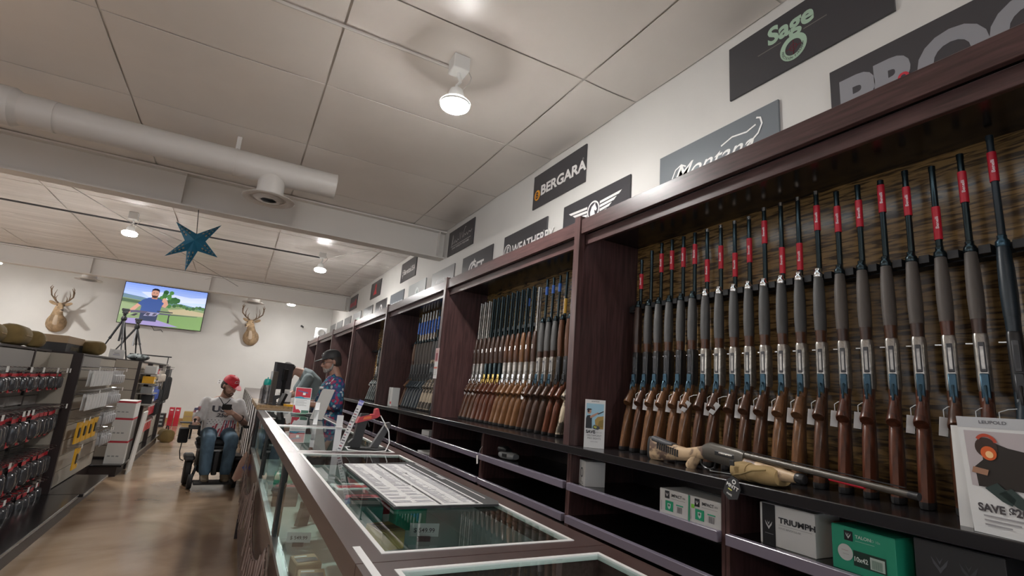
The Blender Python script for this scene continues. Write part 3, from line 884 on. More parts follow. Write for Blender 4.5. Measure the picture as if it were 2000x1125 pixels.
# ================================================================== GLASS DISPLAY COUNTER
ZT = 1.10
CX0, CX1 = .235, .775
CY = [-.49, .95, 2.405, 3.72, 5.30]
CNT = ['glass-topped display counter at the near end, only its far corner showing', 'display counter holding the price sheet board, second from the camera', 'display counter with the red-flagged pistol stand on top', 'display counter carrying the red and white acrylic sign']
for i in range(4):
    y0, y1 = CY[i] + .0015, CY[i + 1] - .0015
    t = thing('display_counter', CNT[i], 'counter', ((CX0 + CX1) / 2, (y0 + y1) / 2, 0), 0, 'glass display counters', True)
    fx, fy = .055, .042
    b = MB()
    b.box(CX0, CX0 + fx, y0, y1, ZT - .045, ZT).box(CX1 - fx, CX1, y0, y1, ZT - .045, ZT)
    b.box(CX0 + fx, CX1 - fx, y0, y0 + fy, ZT - .045, ZT).box(CX0 + fx, CX1 - fx, y1 - fy, y1, ZT - .045, ZT)
    b.build('top_frame', 'counter_laminate', t, False)
    b = MB()
    a0, a1, c0, c1 = CX0 + fx, CX1 - fx, y0 + fy, y1 - fy
    w_ = .009
    b.box(a0, a0 + w_, c0, c1, ZT - .01, ZT + .0012).box(a1 - w_, a1, c0, c1, ZT - .01, ZT + .0012)
    b.box(a0 + w_, a1 - w_, c0, c0 + w_, ZT - .01, ZT + .0012).box(a0 + w_, a1 - w_, c1 - w_, c1, ZT - .01, ZT + .0012)
    b.build('white_edge_trim', 'white_trim', t, False)
    g = MB(); g.box(a0 + w_, a1 - w_, c0 + w_, c1 - w_, ZT - .007, ZT - .001); g.build('top_glass', GLASS, t, False)
    g = MB(); g.box(CX0 + .012, CX0 + .017, y0 + .03, y1 - .03, .775, ZT - .045); g.build('front_glass', GLASS, t, False)
    for y in (y0 + .014, y1 - .014):
        MB().box(CX0 + .004, CX0 + .028, y - .013, y + .013, .755, ZT - .045, .002).build('mullion', 'black_metal', t, False)
    MB().box(CX0, CX0 + .03, y0, y1, .755, .775).build('bottom_rail', 'silver_rail', t, False)
    MB().box(CX0 + .005, CX0 + .025, y0, y1, .08, .755).build('front_panel', 'counter_laminate', t, False)
    MB().box(CX0 + .05, CX1 - .02, y0 + .01, y1 - .01, 0, .08).build('kick_base', 'black_laminate', t, False)
    MB().box(CX0 + .026, CX1 - .02, y0, y1, .745, .757).build('deck', 'case_floor', t, False)
    MB().box(CX1 - .02, CX1 - .005, y0, y1, .08, ZT - .045).build('rear_door', 'grey_panel', t, False)
    if i in (0, 3):
        y = y0 + .006 if i == 0 else y1 - .006
        MB().box(CX0 + .03, CX1 - .02, y - .004, y + .004, .08, ZT - .045).build('end_panel', 'counter_laminate' if i == 0 else GLASS, t, False)
    MB().box(CX0 + .030, CX0 + .046, y0 + .06, y1 - .06, ZT - .060, ZT - .048).build('case_light', 'case_led', t, False)  # made-up strip, put in to light the goods under the glass
    g = MB(); g.box(CX0 + .15, CX1 - .03, y0 + .02, y1 - .02, .935, .941); g.build('glass_shelf', GLASS, t, False)
# ---- goods inside the cases
def carton(name, label, cat, x, y, z, sx, sy, sz, m, rz=0, draw=None, group=None):
    t = thing(name, label, cat, (x, y, z), rz, group)
    MB().box(-sx / 2, sx / 2, -sy / 2, sy / 2, 0, sz, .0015).build('carton_body', m, t, False)
    MB().box(-sx / 2 + .002, sx / 2 - .002, -sy / 2 + .002, sy / 2 - .002, sz, sz + .0012).build('lid_flap', m, t, False)
    if draw:
        p = PR(); draw(p, sx, sy, sz)
        p.build('print', PRINT, t)
    return t
mat('card_white', (.66, .66, .64), .5); mat('card_black', (.03, .03, .032), .5); mat('card_green', (.02, .32, .19), .45); mat('card_kraft', (.36, .25, .15), .7)
mat('card_gold', (.42, .30, .10), .5); mat('card_grey', (.30, .31, .31), .5); mat('card_red', (.50, .03, .05), .5); mat('card_teal', (.05, .20, .17), .45)
def d_small(cols):
    def d(p, sx, sy, sz):
        M = face_mx((0, 0, sz + .002), (0, -1, 0), (1, 0, 0))
        p.rect(-sx * .42, -sy * .3, sx * .42, sy * .1, cols[0]); p.rect(-sx * .4, sy * .2, sx * .1, sy * .32, cols[1], 1)
        for v in p.bm.verts:
            v.co = Vector((v.co.x, v.co.y, sz + .0015 + v.co.z))
    return d
items = [
 ('optic_carton', 'small white carton with red print under the price sheet board', .50, 2.23, .9415, .16, .13, .05, 'card_white', ('c04048', '505050')),
 ('optic_carton', 'dark green carton under glass beside the price sheet board', .46, 1.84, .9415, .11, .14, .07, 'card_teal', ('d8d8d4', 'c04048')),
 ('optic_carton', 'gold coloured wooden-looking box under the near glass', .47, 1.60, .9415, .075, .11, .05, 'card_gold', ('6a5020', '403010')),
 ('optic_carton', 'grey lidded box just inside the front glass, lowest', .31, 1.62, .757, .07, .10, .05, 'card_grey', ('e0e0e0', 'd0d0d0')),
 ('optic_carton', 'kraft box with dark top inside front glass', .31, 1.78, .757, .08, .10, .06, 'card_kraft', ('404448', 'c8c8c8')),
 ('optic_carton', 'second kraft box with dark top inside front glass', .31, 1.93, .757, .08, .10, .06, 'card_kraft', ('404448', 'c8c8c8')),
 ('optic_carton', 'flat red carton under glass in second counter', .52, 2.04, .9415, .15, .14, .04, 'card_red', ('d8b0b0', '404040')),
 ('optic_carton', 'bright green carton partly beneath the price sheet board', .60, 1.80, .9415, .10, .12, .08, 'card_green', ('e0e0e0', '202020')),
 ('optic_carton', 'white carton in the case beneath the pistol stand', .50, 2.78, .9415, .15, .17, .08, 'card_white', ('506080', '303030')),
 ('optic_carton', 'dark carton in the case left of the pistol stand', .34, 3.05, .757, .12, .13, .09, 'card_black', ('a03038', 'b0b0b0')),
 ('optic_carton', 'red carton in the case far under the white tag', .55, 3.15, .9415, .14, .14, .06, 'card_red', ('e0e0e0', '303030')),
 ('optic_carton', 'green carton in the case near the third seam', .38, 3.5, .757, .14, .12, .08, 'card_green', ('d0d0d0', '202020')),
 ('optic_carton', 'white carton in the case under the acrylic sign', .50, 4.3, .9415, .15, .2, .09, 'card_white', ('405a90', '303030')),
 ('optic_carton', 'dark carton in the far counter case', .36, 4.75, .757, .14, .16, .1, 'card_black', ('909090', '303030')),
 ('optic_carton', 'blue-grey carton at the near end of the nearest case', .52, .70, .9415, .16, .13, .07, 'card_grey', ('406090', '303030')),
 ('optic_carton', 'pale carton in the nearest case beside the white trim', .50, .40, .9415, .14, .15, .09, 'card_white', ('909890', '303030')),
]
for nm, lb, x, y, z, sx, sy, sz, m, cc in items:
    carton(nm, lb, 'box', x, y, z, sx, sy, sz, m, rnd.uniform(-.2, .2), d_small(cc), 'boxes inside the display counters')
def binocular(x, y, z, lb, rz):
    t = thing('binoculars', lb, 'binoculars', (x, y, z), rz)
    mat('green_armour', (.012, .05, .04), .35)
    for s_ in (-1, 1):
        MB().lathe([(.02, 0), (.022, .01), (.02, .045), (.024, .06), (.028, .10), (.028, .13), (.024, .132)], 14, M=Matrix.Translation((s_ * .034, -.07, .03)) @ Matrix.Rotation(-PI / 2, 4, 'X')).build('barrel_tube', 'green_armour', t)
    MB().box(-.03, .03, -.02, .02, .02, .04, .004).cyl((0, -.03, .035), (0, .015, .035), .012).build('hinge_bridge', 'green_armour', t)
    return t
binocular(.42, 2.27, .9415, 'dark green binoculars under glass beside white tag stand', .5)
binocular(.36, 3.30, .7575, 'dark green binoculars in the case farther along', -.4)
def pistol(x, y, z, lb, rz, m='black_metal'):
    t = thing('pistol', lb, 'pistol', (x, y, z), rz, 'pistols lying in the display counters')
    MB().box(-.0, .17, -.012, .012, .075, .105, .003).build('slide', m, t, False)
    MB().prism([(.0, .075), (.055, .075), (.04, .0), (-.015, .005)], -.011, .011).build('grip', 'black_plastic', t, False)
    MB().tube([(.055, 0, .075), (.06, 0, .05), (.085, 0, .045), (.10, 0, .074)], .003, 6).build('trigger_guard', m, t)
    return t
mat('gun_stainless', (.5, .5, .5), .3, metal=.9)
for k, (x, y, rz, m, lb) in enumerate(((.36, 1.18, .5, 'black_metal', 'black pistol on the deck behind near front glass'), (.34, 1.42, .8, 'gun_stainless', 'stainless pistol on deck behind the near front glass'), (.40, 1.15, .9, 'black_metal', 'second black pistol on the deck by the near counter seam'),
                                      (.52, 2.9, .3, 'gun_stainless', 'stainless pistol under the pistol stand counter'), (.36, 2.58, .6, 'black_metal', 'black pistol beneath the seam of second counter'), (.40, 3.9, .4, 'black_metal', 'black pistol in farthest glass case'), (.5, .62, .4, 'black_metal', 'black pistol in the nearest glass case'))):
    o = pistol(x, y, .7575 if x < .45 else .9415, lb, rz, m)
# small price tags on stands in the cases
for k, (x, y, z, lb) in enumerate(((.43, 1.98, .9415, 'white price card standing in case left of the price sheet'), (.60, 1.62, .9415, 'white price card standing right of gold box'), (.315, 1.28, .757, 'long white price tag just behind near front glass'), (.33, 2.30, .757, 'white price card by the counter seam, in the case'))):
    t = thing('price_card', lb, 'tag', (x, y, z), -.25, 'price cards inside the cases')
    MB().box(-.045, .045, -.001, .001, .012, .05).build('card', 'tag_paper', t, False)
    MB().box(-.02, .02, -.012, .012, 0, .013).build('clip_foot', 'black_plastic', t, False)
    p = PR(); p.text('$ 549.99', 0, .024, .013, '404040', 1, .01, 0, 'CENTER'); p.build('price', PRINT, t, face_mx((0, -.0012, .0), (1, 0, 0), (0, 0, 1)))
# ---- fringed swags hung along the front
mat('fringe_cloth', (.17, .105, .085), .9, var=(40, .45, (1, 1, 1)))
mat('fringe_pale', (.33, .25, .22), .9, var=(30, .4, (1, 1, 1)))
def swag(y0, y1, lb):
    t = thing('fringe_garland', lb, 'garland', (CX0 - .012, (y0 + y1) / 2, .30), 0, 'fringed garlands along the counter front', True)
    pts = []
    n = 18
    for i in range(n + 1):
        u = i / n
        pts.append((CX0 - .016 - .006 * math.sin(PI * u), y0 + (y1 - y0) * u, .775 - .20 * (1 - (2 * u - 1) ** 2)))
    MB().tube(pts, .005, 6).build('cord', 'fringe_cloth', t)
    for k in range(34):
        u = (k + .5) / 34
        x, y, z = CX0 - .018 - .006 * math.sin(PI * u), y0 + (y1 - y0) * u, .775 - .20 * (1 - (2 * u - 1) ** 2)
        L_ = rnd.uniform(.15, .24)
        w0 = rnd.uniform(.008, .014)
        b = MB()
        rg = []
        ph = rnd.uniform(0, 6)
        for q in range(5):
            v = q / 4
            ww = w0 * (1 + .5 * v)
            yy = y + .012 * math.sin(ph + 3 * v)
            xx = x - .006 - .014 * v * abs(math.sin(ph * 2))
            rg.append([Vector((xx, yy - ww, z - L_ * v)), Vector((xx - .003, yy, z - L_ * v)), Vector((xx, yy + ww, z - L_ * v)), Vector((xx + .002, yy, z - L_ * v))])
        b.loft(rg)
        b.build('fringe_strip', 'fringe_pale' if k % 3 == 0 else 'fringe_cloth', t)
    return t
swag(.96, 2.26, 'fringed brown garland along the nearest counter front')
swag(2.26, 3.56, 'fringed brown garland along the middle counter front')
swag(3.56, 5.2, 'fringed brown garland along the far counter front')

# ---- things on the counter top
ZG = ZT + .0015
t = thing('price_board', 'black board with white printed price sheets lying on the counter', 'board', (.54, 1.70, ZG), 0, None, True)
MB().prism([(.405, 2.03), (.405, 1.325), (.70, 1.325), (.715, 1.36), (.70, 2.10)], ZG, ZG + .006, 2).build('backing_board', 'black_plastic', t, False)
MB().box(.412, .655, 1.332, 2.035, ZG + .006, ZG + .0068).build('paper_sheet', 'white_trim', t, False)
p = PR()
# local: x = world x, y = world y
rr = random.Random(4)
for cx in (.416, .476, .545, .600):
    for k in range(46):
        y = 2.025 - k * .0148
        if y < 1.345: break
        if cx < .54 and y < 1.60:
            if k % 3: p.rect(cx + .002, y - .006, cx + rr.uniform(.035, .052), y, 'a9a6b0')
            continue
        p.rect(cx + .002, y - .0008, cx + .052, y, 'bdb9c4')
        p.rect(cx + .004, y - .008, cx + rr.uniform(.018, .046), y - .004, '8f8c98')
        p.rect(cx + .036, y - .011, cx + .0375, y - .001, '9d9aa6')
for x, ya, yb in ((.531, 1.60, 2.03), (.641, 1.335, 2.03)):
    p.rect(x, ya, x + .0035, yb, '2b2a30', 2)
    for k in range(int((yb - ya) / .02)):
        p.rect(x - .008, ya + .02 * k, x + .001, ya + .02 * k + .007, '2b2a30', 2)
p.rect(.531, 1.335, .536, 1.59, '2b2a30', 2)
p.rect(.47, 1.72, .474, 1.735, '2b2a30', 3); p.rect(.58, 1.80, .584, 1.82, '2b2a30', 3)
p.rect(.672, 1.70, .690, 1.76, '9a9a9c', 1)
p.build('print', PRINT, t, Matrix.Translation((0, 0, ZG + .0068)))
MB().box(.690, .694, 1.40, 2.05, ZG + .006, ZG + .0066).build('white_edge', 'white_trim', t, False)

# label strip stuck on the frame
o = MB().box(.248, .262, .70, 1.045, ZT + .0003, ZT + .001).build('label_strip', 'white_plastic', smooth=False)
tag(recentre(o), 'white printed label strip stuck on the near counter frame', 'label')
# tag stand: folded white card stand
def tag_stand(x, y, h, lb, rz):
    t = thing('tag_stand', lb, 'tag stand', (x, y, ZG), rz, 'white folded stands on the counter')
    MB().box(-.014, .014, -.02, .02, 0, .0025).build('foot', 'white_plastic', t, False)
    MB().box(-.014, .014, -.0015, .0015, .0025, h * .66).build('stem_plate', 'white_plastic', t, False)
    MB().box(-.016, .016, -.022, .002, h * .66, h * .66 + .003).build('shelf_fold', 'white_plastic', t, False)
    MB().box(-.014, .014, -.001, .002, h * .66 + .003, h).build('head_plate', 'white_plastic', t, False)
    MB().box(-.022, -.0145, -.002, .01, h * .25, h * .75).build('sleeve', ACRYL, t, False)
tag_stand(.452, 2.46, .155, 'nearer white folded tag stand beside the slanting label strip', -.2)
tag_stand(.55, 3.90, .15, 'farther white folded tag stand before the grey acrylic panel', -.2)
# slanting printed strip
t = thing('label_holder', 'long slanting printed white strip standing on the counter', 'sign', (.47, 2.44, ZG), 0, None, True)
dirv = Vector((.082, .045, .222)); L_ = dirv.length
right = Vector((1, -.35, 0)).normalized(); right = (right - dirv.normalized() * right.dot(dirv.normalized())).normalized()
Mx = face_mx((.462, 2.44, ZG + .004), right, dirv)
n_ = Mx.to_3x3() @ VZ
b = MB().box(-.011, .011, 0, L_, -.0015, 0, M=Mx); b.build('strip', 'white_plastic', t, False)
p = PR()
p.rect(-.011, L_ - .025, .011, L_, '7d80c8'); p.text('SALE', 0, L_ - .018, .009, 'f0f0ff', 2, .02, 0, 'CENTER')
for k in range(16):
    y = .006 + k * .0125
    p.rect(-.008, y, rr.uniform(.0, .008), y + .005, ['6a6670', 'a05060', '8a8690', '55525a'][k % 4])
p.rect(-.009, .135, .009, .150, '4a5a4a', 2); p.rect(-.007, .137, .007, .148, 'e0e0dc', 3)
p.build('print', PRINT, t, Mx)
MB().box(-.012, .012, -.004, .004, 0, .012, M=Matrix.Translation((.462, 2.44, ZG))).build('foot', ACRYL, t, False)
# pistol frame on display stand with red chamber flag and tether
t = thing('pistol_stand', 'black pistol stand with a tethered pistol and red safety flag', 'display stand', (.59, 2.52, ZG), 0, None, True)
MB().box(.505, .70, 2.49, 2.57, ZG, ZG + .009, .002).build('base_plate', 'black_plastic', t, False)
MB().prism([(.515, ZG + .009), (.57, ZG + .009), (.575, ZG + .04), (.588, ZG + .125), (.596, ZG + .165), (.556, ZG + .165), (.545, ZG + .12), (.535, ZG + .05), (.515, ZG + .03)], 2.515, 2.545).build('pistol_grip', 'black_plastic', t, False)
mat('red_flag', (.50, .03, .045), .4)
f_ = MB()
f_.prism([(.538, ZG + .120), (.548, ZG + .148), (.600, ZG + .162), (.618, ZG + .165), (.620, ZG + .188), (.634, ZG + .192), (.645, ZG + .158), (.63, ZG + .148), (.59, ZG + .136)], 2.508, 2.55)
f_.build('safety_flag', 'red_flag', t, False)
MB().prism([(.565, ZG + .138), (.570, ZG + .150), (.603, ZG + .158), (.603, ZG + .145)], 2.506, 2.508).build('orange_plate', 'orange_label', t, False)
MB().tube([(.59, 2.53, ZG + .135), (.598, 2.528, ZG + .118), (.603, 2.53, ZG + .105)], .004, 6).build('trigger', 'black_metal', t)
MB().prism([(.620, ZG + .012), (.655, ZG + .009), (.708, ZG + .118), (.700, ZG + .130), (.682, ZG + .126)], 2.52, 2.55).build('prop_block', 'dark_grey_plastic', t, False)
MB().tube([(.652, 2.53, ZG + .158), (.668, 2.51, ZG + .13), (.69, 2.49, ZG + .09), (.694, 2.47, ZG + .04), (.672, 2.44, ZG + .006), (.62, 2.42, ZG + .004), (.55, 2.43, ZG + .004), (.505, 2.46, ZG + .006), (.50, 2.49, ZG + .014), (.52, 2.50, ZG + .014)], .0026, 8).build('tether_cable', 'white_plastic', t)
MB().cyl((.672, 2.505, ZG + .122), (.680, 2.497, ZG + .106), .0045, n=8).build('cable_ferrule', 'bright_steel', t)
# acrylic sign with red and white sheet
t = thing('counter_sign', 'red and white notice in a clear stand on the far counter', 'sign', (.55, 4.9, ZG), 0, None, True)
Ms = face_mx((.485, 4.90, ZG + .004), (1, -.12, 0), (0, .10, 1))
MB().box(0, .145, 0, .235, -.003, 0, M=Ms).box(0, .145, 0, .004, -.003, .05, M=Ms).build('acrylic_holder', ACRYL, t, False)
MB().box(.006, .139, .008, .229, .0004, .0012, M=Ms).build('notice_sheet', 'white_plastic', t, False)
p = PR()
p.rect(.010, .145, .135, .225, 'b01f36', 2); p.poly([(.025, .205), (.11, .19), (.11, .178), (.03, .195)], '565a86', 3); p.rect(.07, .165, .092, .185, 'e0dcd8', 4)
p.poly([(.010, .145), (.06, .152), (.09, .140), (.135, .138), (.135, .132), (.01, .134)], '3d90a8', 3)
for k in range(5): p.rect(.02, .118 - k * .011, .02 + .09 - (k % 2) * .02, .122 - k * .011, 'a8a8a8', 2)
p.poly([(.008, .075), (.016, .078), (.03, .04), (.05, .042), (.07, .025), (.07, .012), (.008, .012)], 'b01f36', 2)
p.rect(.075, .012, .135, .035, '3f6a5a', 2); p.rect(.03, .002, .12, .012, '7aa08a', 3)
p.build('print', PRINT, t, Ms @ Matrix.Translation((0, 0, .0012)))
# grey smoked panel leaning on the counter
t = thing('smoked_panel', 'grey smoked plastic panel leaning beside the floral shirt', 'panel', (.63, 4.35, ZG), 0, None, True)
Mg = face_mx((.575, 4.40, ZG + .001), (1, -.5, 0), (.28, .10, 1))
MB().box(0, .10, 0, .25, -.002, .002, M=Mg).build('plastic_sheet', 'grey_panel', t, False)
MB().cyl((.615, 4.42, ZG + .244), (.645, 4.42, ZG + .247), .012, n=10).build('panel_clip', 'grey_panel', t)
# ================================================================== THINGS ON THE LEDGE AND IN THE CUBBIES
def ledge_card(label, y, x, rz, lean, w_, h_, draw):
    t = thing('promo_card', label, 'sign', (x, y, ZL + .0008), rz)
    M0 = Matrix.Rotation(-lean, 4, 'Y')   # lean away from viewer
    MB().box(0, .0025, -w_ / 2, w_ / 2, 0, h_, M=M0).build('card_sheet', 'white_trim', t, False)
    MB().prism([(.003, .0), (.085, .0), (h_ * math.sin(lean) * .7 + .004, h_ * .7 * math.cos(lean))], -.03, .03).build('easel_back', 'card_white', t, False)
    p = PR(); draw(p, w_, h_)
    p.build('print', PRINT, t, M0 @ face_mx((-.0004, w_ / 2, 0), (0, -1, 0), (0, 0, 1)))
    return t
def d_card1(p, w, h):
    p.text('LEUPOLD', w / 2, h - .012, .006, '505050', 1, .02, 0, 'CENTER', 1.3)
    p.rect(.008, .11, w - .008, h - .022, '9cc4d6', 1)
    p.poly([(.055 * w / .1, .11), (.06, .16), (.075, .178), (w - .008, .185), (w - .008, .11)], 'a88a48', 2)
    p.poly([(.075, .12), (.085, .155), (w - .008, .165), (w - .008, .12)], '8a7434', 3)
    p.poly([(.008, .11), (.008, .165), (.014, .182), (.03, .186), (.042, .178), (.044, .11)], '23262a', 4)
    p.poly([(.030, .178), (.045, .188), (.078, .205), (.08, .198), (.05, .176), (.034, .168)], 'b88a72', 5)
    p.disc(.026, .207, .012, 'b88a72', 5, ry=.014); p.poly([(.012, .212), (.016, .224), (.036, .223), (.042, .217)], '2a2c30', 6); p.disc(.022, .208, .006, '1e2022', 7)
    p.poly([(.072, .196), (.098 * w / .107, .214), (.10 * w / .107, .209), (.08, .192)], '3a3a3c', 6)
    p.poly([(.048, .118), (.056, .133), (.085, .125), (.092, .115), (.080, .105), (.055, .108)], '484c50', 7); p.poly([(.053, .118), (.058, .127), (.074, .122), (.068, .111)], 'b0b04a', 8)
    p.text('SAVE', .010, .083, .017, '202024', 2, .04, 0, 'LEFT', 1.0); p.text('$100 ON', .064, .086, .007, '909094', 2, 0, 0, 'LEFT', 1.0)
    p.text('DELTAPOINT', w / 2, .066, .010, '66666a', 2, 0, 0, 'CENTER', 1.0); p.text('PRO SIGHTS', w / 2, .050, .010, '66666a', 2, 0, 0, 'CENTER', 1.0)
    p.text('LEARN MORE', w / 2, .034, .005, '88888c', 2, 0, 0, 'CENTER', 1.0)
ledge_card('white SAVE card with a pistol shooter standing on ledge by partition', 2.475, 1.90, .83, .06, .118, .275, d_card1)
def d_card2(p, w, h):
    p.text('LEUPOLD', w / 2, h - .016, .008, '606064', 1, .02, 0, 'CENTER', 1.3)
    p.rect(0, h - .028, w, h, 'b9bbbe', 0)
    p.rect(.014, .12, w - .005, h - .036, 'b7aeb0', 1)
    p.poly([(.03, .12), (.028, .17), (.05, .19), (.05, .225), (.07, .24), (.11, .225), (w - .005, .215), (w - .005, .12)], '2c2622', 2)
    p.disc(.062, .222, .026, '3c2a22', 3); p.disc(.066, .208, .018, 'd8622c', 4); p.disc(.068, .205, .009, 'f8c890', 5); p.ring(.064, .232, .018, .026, 'b84830', 4, 16, .2, 2.6)
    p.poly([(.02, .155), (.055, .15), (.06, .165), (.025, .17)], 'a07860', 4)
    for dx in (0, .03):
        p.poly([(.045 + dx, .118 - dx * .3), (.075 + dx, .135 - dx * .3), (.11 + dx, .10 - dx * .3), (.10 + dx, .082 - dx * .3), (.08 + dx, .09 - dx * .3)], '33413e', 6)
    p.text('SAVE $200', .02, .058, .019, '4a4648', 2, .04, 0, 'LEFT', 1.0)
    for k in range(3): p.rect(.03, .045 - k * .011, .03 + .10 - k * .02, .049 - k * .011, '9a989a', 2)
ledge_card('white SAVE card with binoculars at the right edge of the ledge', .61, 1.80, -.2, .09, .17, .30, d_card2)
# pale price slip behind that card
o = MB().box(1.87, 1.872, .715, .745, ZL, 1.42).build('price_slip', 'tag_paper', smooth=False); tag(recentre(o), 'narrow white price slip sticking up behind right SAVE card', 'tag')

# -------- display shotgun resting on a canvas bag
t = thing('display_shotgun', 'tan camouflage shotgun lying across the ledge on a bag', 'shotgun', (1.945, 2.06, 1.165), -.115)
Mz = Matrix(((0, 1, 0, 0), (0, 0, -1, 0), (1, 0, 0, 0), (0, 0, 0, 1)))   # local z (length) -> -y ; local x (top) -> +z ; local y -> +x
Mz = Matrix(((0, -1, 0, 0), (0, 0, -1, 0), (1, 0, 0, 0), (0, 0, 0, 1)))
def gp(b, name, m, par=None, **k):
    return b.build(name, m, par or t, M=Mg2, **k)
Mg2 = Matrix.Translation((0, 0, .165)) @ Matrix.Rotation(.035, 4, 'X') @ Mz
Mg2 = Matrix.Translation((0, 0, .107)) @ Matrix.Rotation(.052, 4, 'X') @ Mz
gp(MB().loft([sec(.022, -.015, -.128, .021), sec(.10, -.02, -.118, .0225), sec(.20, -.026, -.098, .022), sec(.27, -.028, -.088, .0215), sec(.31, -.020, -.080, .02), sec(.37, -.004, -.062, .0195), sec(.40, .006, -.056, .02)]), 'stock', 'camo_tan')
gp(MB().loft([sec(0, -.014, -.124, .018), sec(.006, -.013, -.128, .0215), sec(.022, -.014, -.129, .0215)]), 'butt_pad', 'rubber_pad')
gp(MB().loft([sec(.035, -.008, -.034, .0225, 12, 3), sec(.12, -.016, -.044, .023, 12, 3), sec(.19, -.022, -.034, .02, 12, 3)]), 'cheek_pad', 'dark_grey_plastic')
for k in range(10):
    z = .085 + k * .0165; x = -.048 - .0013 * k
    gp(MB().box(x - .016, x + .016, .0195, .0245, z, z + .008), 'stock_groove', 'rubber_pad', smooth=False)
g = MB()
dgr = Vector((-.84, 0, -.54)); aa = dgr.cross(VY).normalized(); p0 = Vector((-.045, 0, .345))
g.loft([sring(p0 + dgr * s_, VY, aa, r1, r2, 12) for s_, r1, r2 in ((0, .018, .034), (.03, .019, .028), (.05, .0205, .026), (.072, .021, .027), (.078, .019, .025))])
gp(g, 'pistol_grip', 'camo_tan')
mat('bronze_finish', (.085, .075, .062), .38, metal=.35)
gp(MB().loft([sec(.395, .008, -.054, .019, 12, 3), sec(.43, .024, -.057, .021, 12, 3), sec(.60, .020, -.060, .0215, 12, 3), sec(.625, .014, -.056, .020, 12, 3)]), 'receiver', 'bronze_finish')
gp(MB().box(-.022, -.004, .018, .0222, .475, .585, .002), 'ejection_port', 'black_metal', smooth=False)
gp(MB().cyl((-.012, .016, .50), (-.012, .016, .575), .0082, n=10), 'bolt', 'bright_steel')
gp(MB().tube([(-.058, 0, .46), (-.08, 0, .455), (-.093, 0, .43), (-.092, 0, .40), (-.078, 0, .375), (-.06, 0, .37)], .0045, 8), 'trigger_guard', 'black_metal')
gp(MB().loft([sec(.62, -.006, -.060, .021, 12, 2.4), sec(.70, -.010, -.064, .0235, 12, 2.3), sec(.80, -.014, -.060, .022, 12, 2.3), sec(.86, -.018, -.052, .018, 12, 2.2)]), 'forend', 'camo_tan')
gp(MB().lathe([(.017, .86), (.0195, .865), (.0195, .885), (.015, .893), (.004, .895)], 14, (-.033, 0, 0)), 'magazine_cap', 'black_metal')
gp(MB().cyl((.002, 0, .60), (.002, 0, 1.235), .013, .0108, 12), 'barrel', 'bronze_finish')
gp(MB().box(.0175, .0205, -.0035, .0035, .63, 1.225), 'rib', 'black_metal', smooth=False)
gp(MB().cyl((.002, 0, 1.235), (.002, 0, 1.262), .0115, .0118, 12), 'choke', 'black_metal')
gp(MB().cyl((-.0085, 0, .985), (-.0085, 0, 1.105), .0062, n=8), 'red_label_strip', 'red_label')
gp(MB().tube([(-.09, 0, .43), (-.096, .010, .44), (-.098, -.03, .455), (-.097, -.06, .50)], .002, 6), 'tag_cord', 'tag_string')
t['category'] = 'shotgun'
# canvas bag under it
bag = thing('shooting_bag', 'tan canvas shooting bag propping up the display shotgun', 'bag', (1.868, 1.375, ZL + .0005))
b = MB()
rg = []
for k, (u, r1, r2) in enumerate(((-.105, .02, .018), (-.098, .05, .036), (-.07, .062, .043), (-.03, .066, .044), (.0, .063, .038), (.03, .066, .044), (.07, .062, .044), (.098, .05, .036), (.105, .02, .018))):
    rg.append(sring((0, u, .037), VX, VZ, r1, min(r2 * .84, .0365), 16, 2.6))
b.loft(rg); b.build('canvas_body', 'tan_canvas', bag)
MB().loft([sring((0, u, .0372), VX, VZ, r1, .0368, 16, 2.6) for u, r1 in ((.018, .0675), (.042, .069))]).build('canvas_band', 'tan_canvas', bag)
MB().tube([(-.06, -.07, .06), (-.071, -.02, .05), (-.071, .03, .03), (-.06, .075, .02)], .003, 6).build('seam', 'olive_canvas', bag)
MB().box(-.072, -.066, .062, .082, .055, .075, .001).build('buckle', 'black_plastic', bag, False)
# black hang tag over the ledge edge
tg = thing('hang_tag', 'black folded hang tag drooping over the ledge edge', 'tag', (1.772, 1.44, 1.075))
Mt = Matrix.Rotation(.35, 4, 'X')
MB().prism([(-.034, .02), (-.034, .06), (-.012, .088), (.016, .088), (.034, .066), (.034, .012), (.0, .0)], -.002, .002, 0).build('tag_card', 'card_black', tg, False, M=Mt)
p = PR(); p.ring(0, .074, .005, .009, 'e4e4e0'); p.text('MNTT', 0, .048, .013, 'e4e4e0', 1, .03, 0, 'CENTER', 1.1); p.rect(-.016, .037, .002, .042, 'c8c86a'); p.text('mutt', -.004, .018, .009, 'd0d0cc', 1, .03, 0, 'CENTER', 1)
p.build('print', PRINT, tg, Mt @ face_mx((-.0026, 0, 0), (0, -1, 0), (0, 0, 1)))

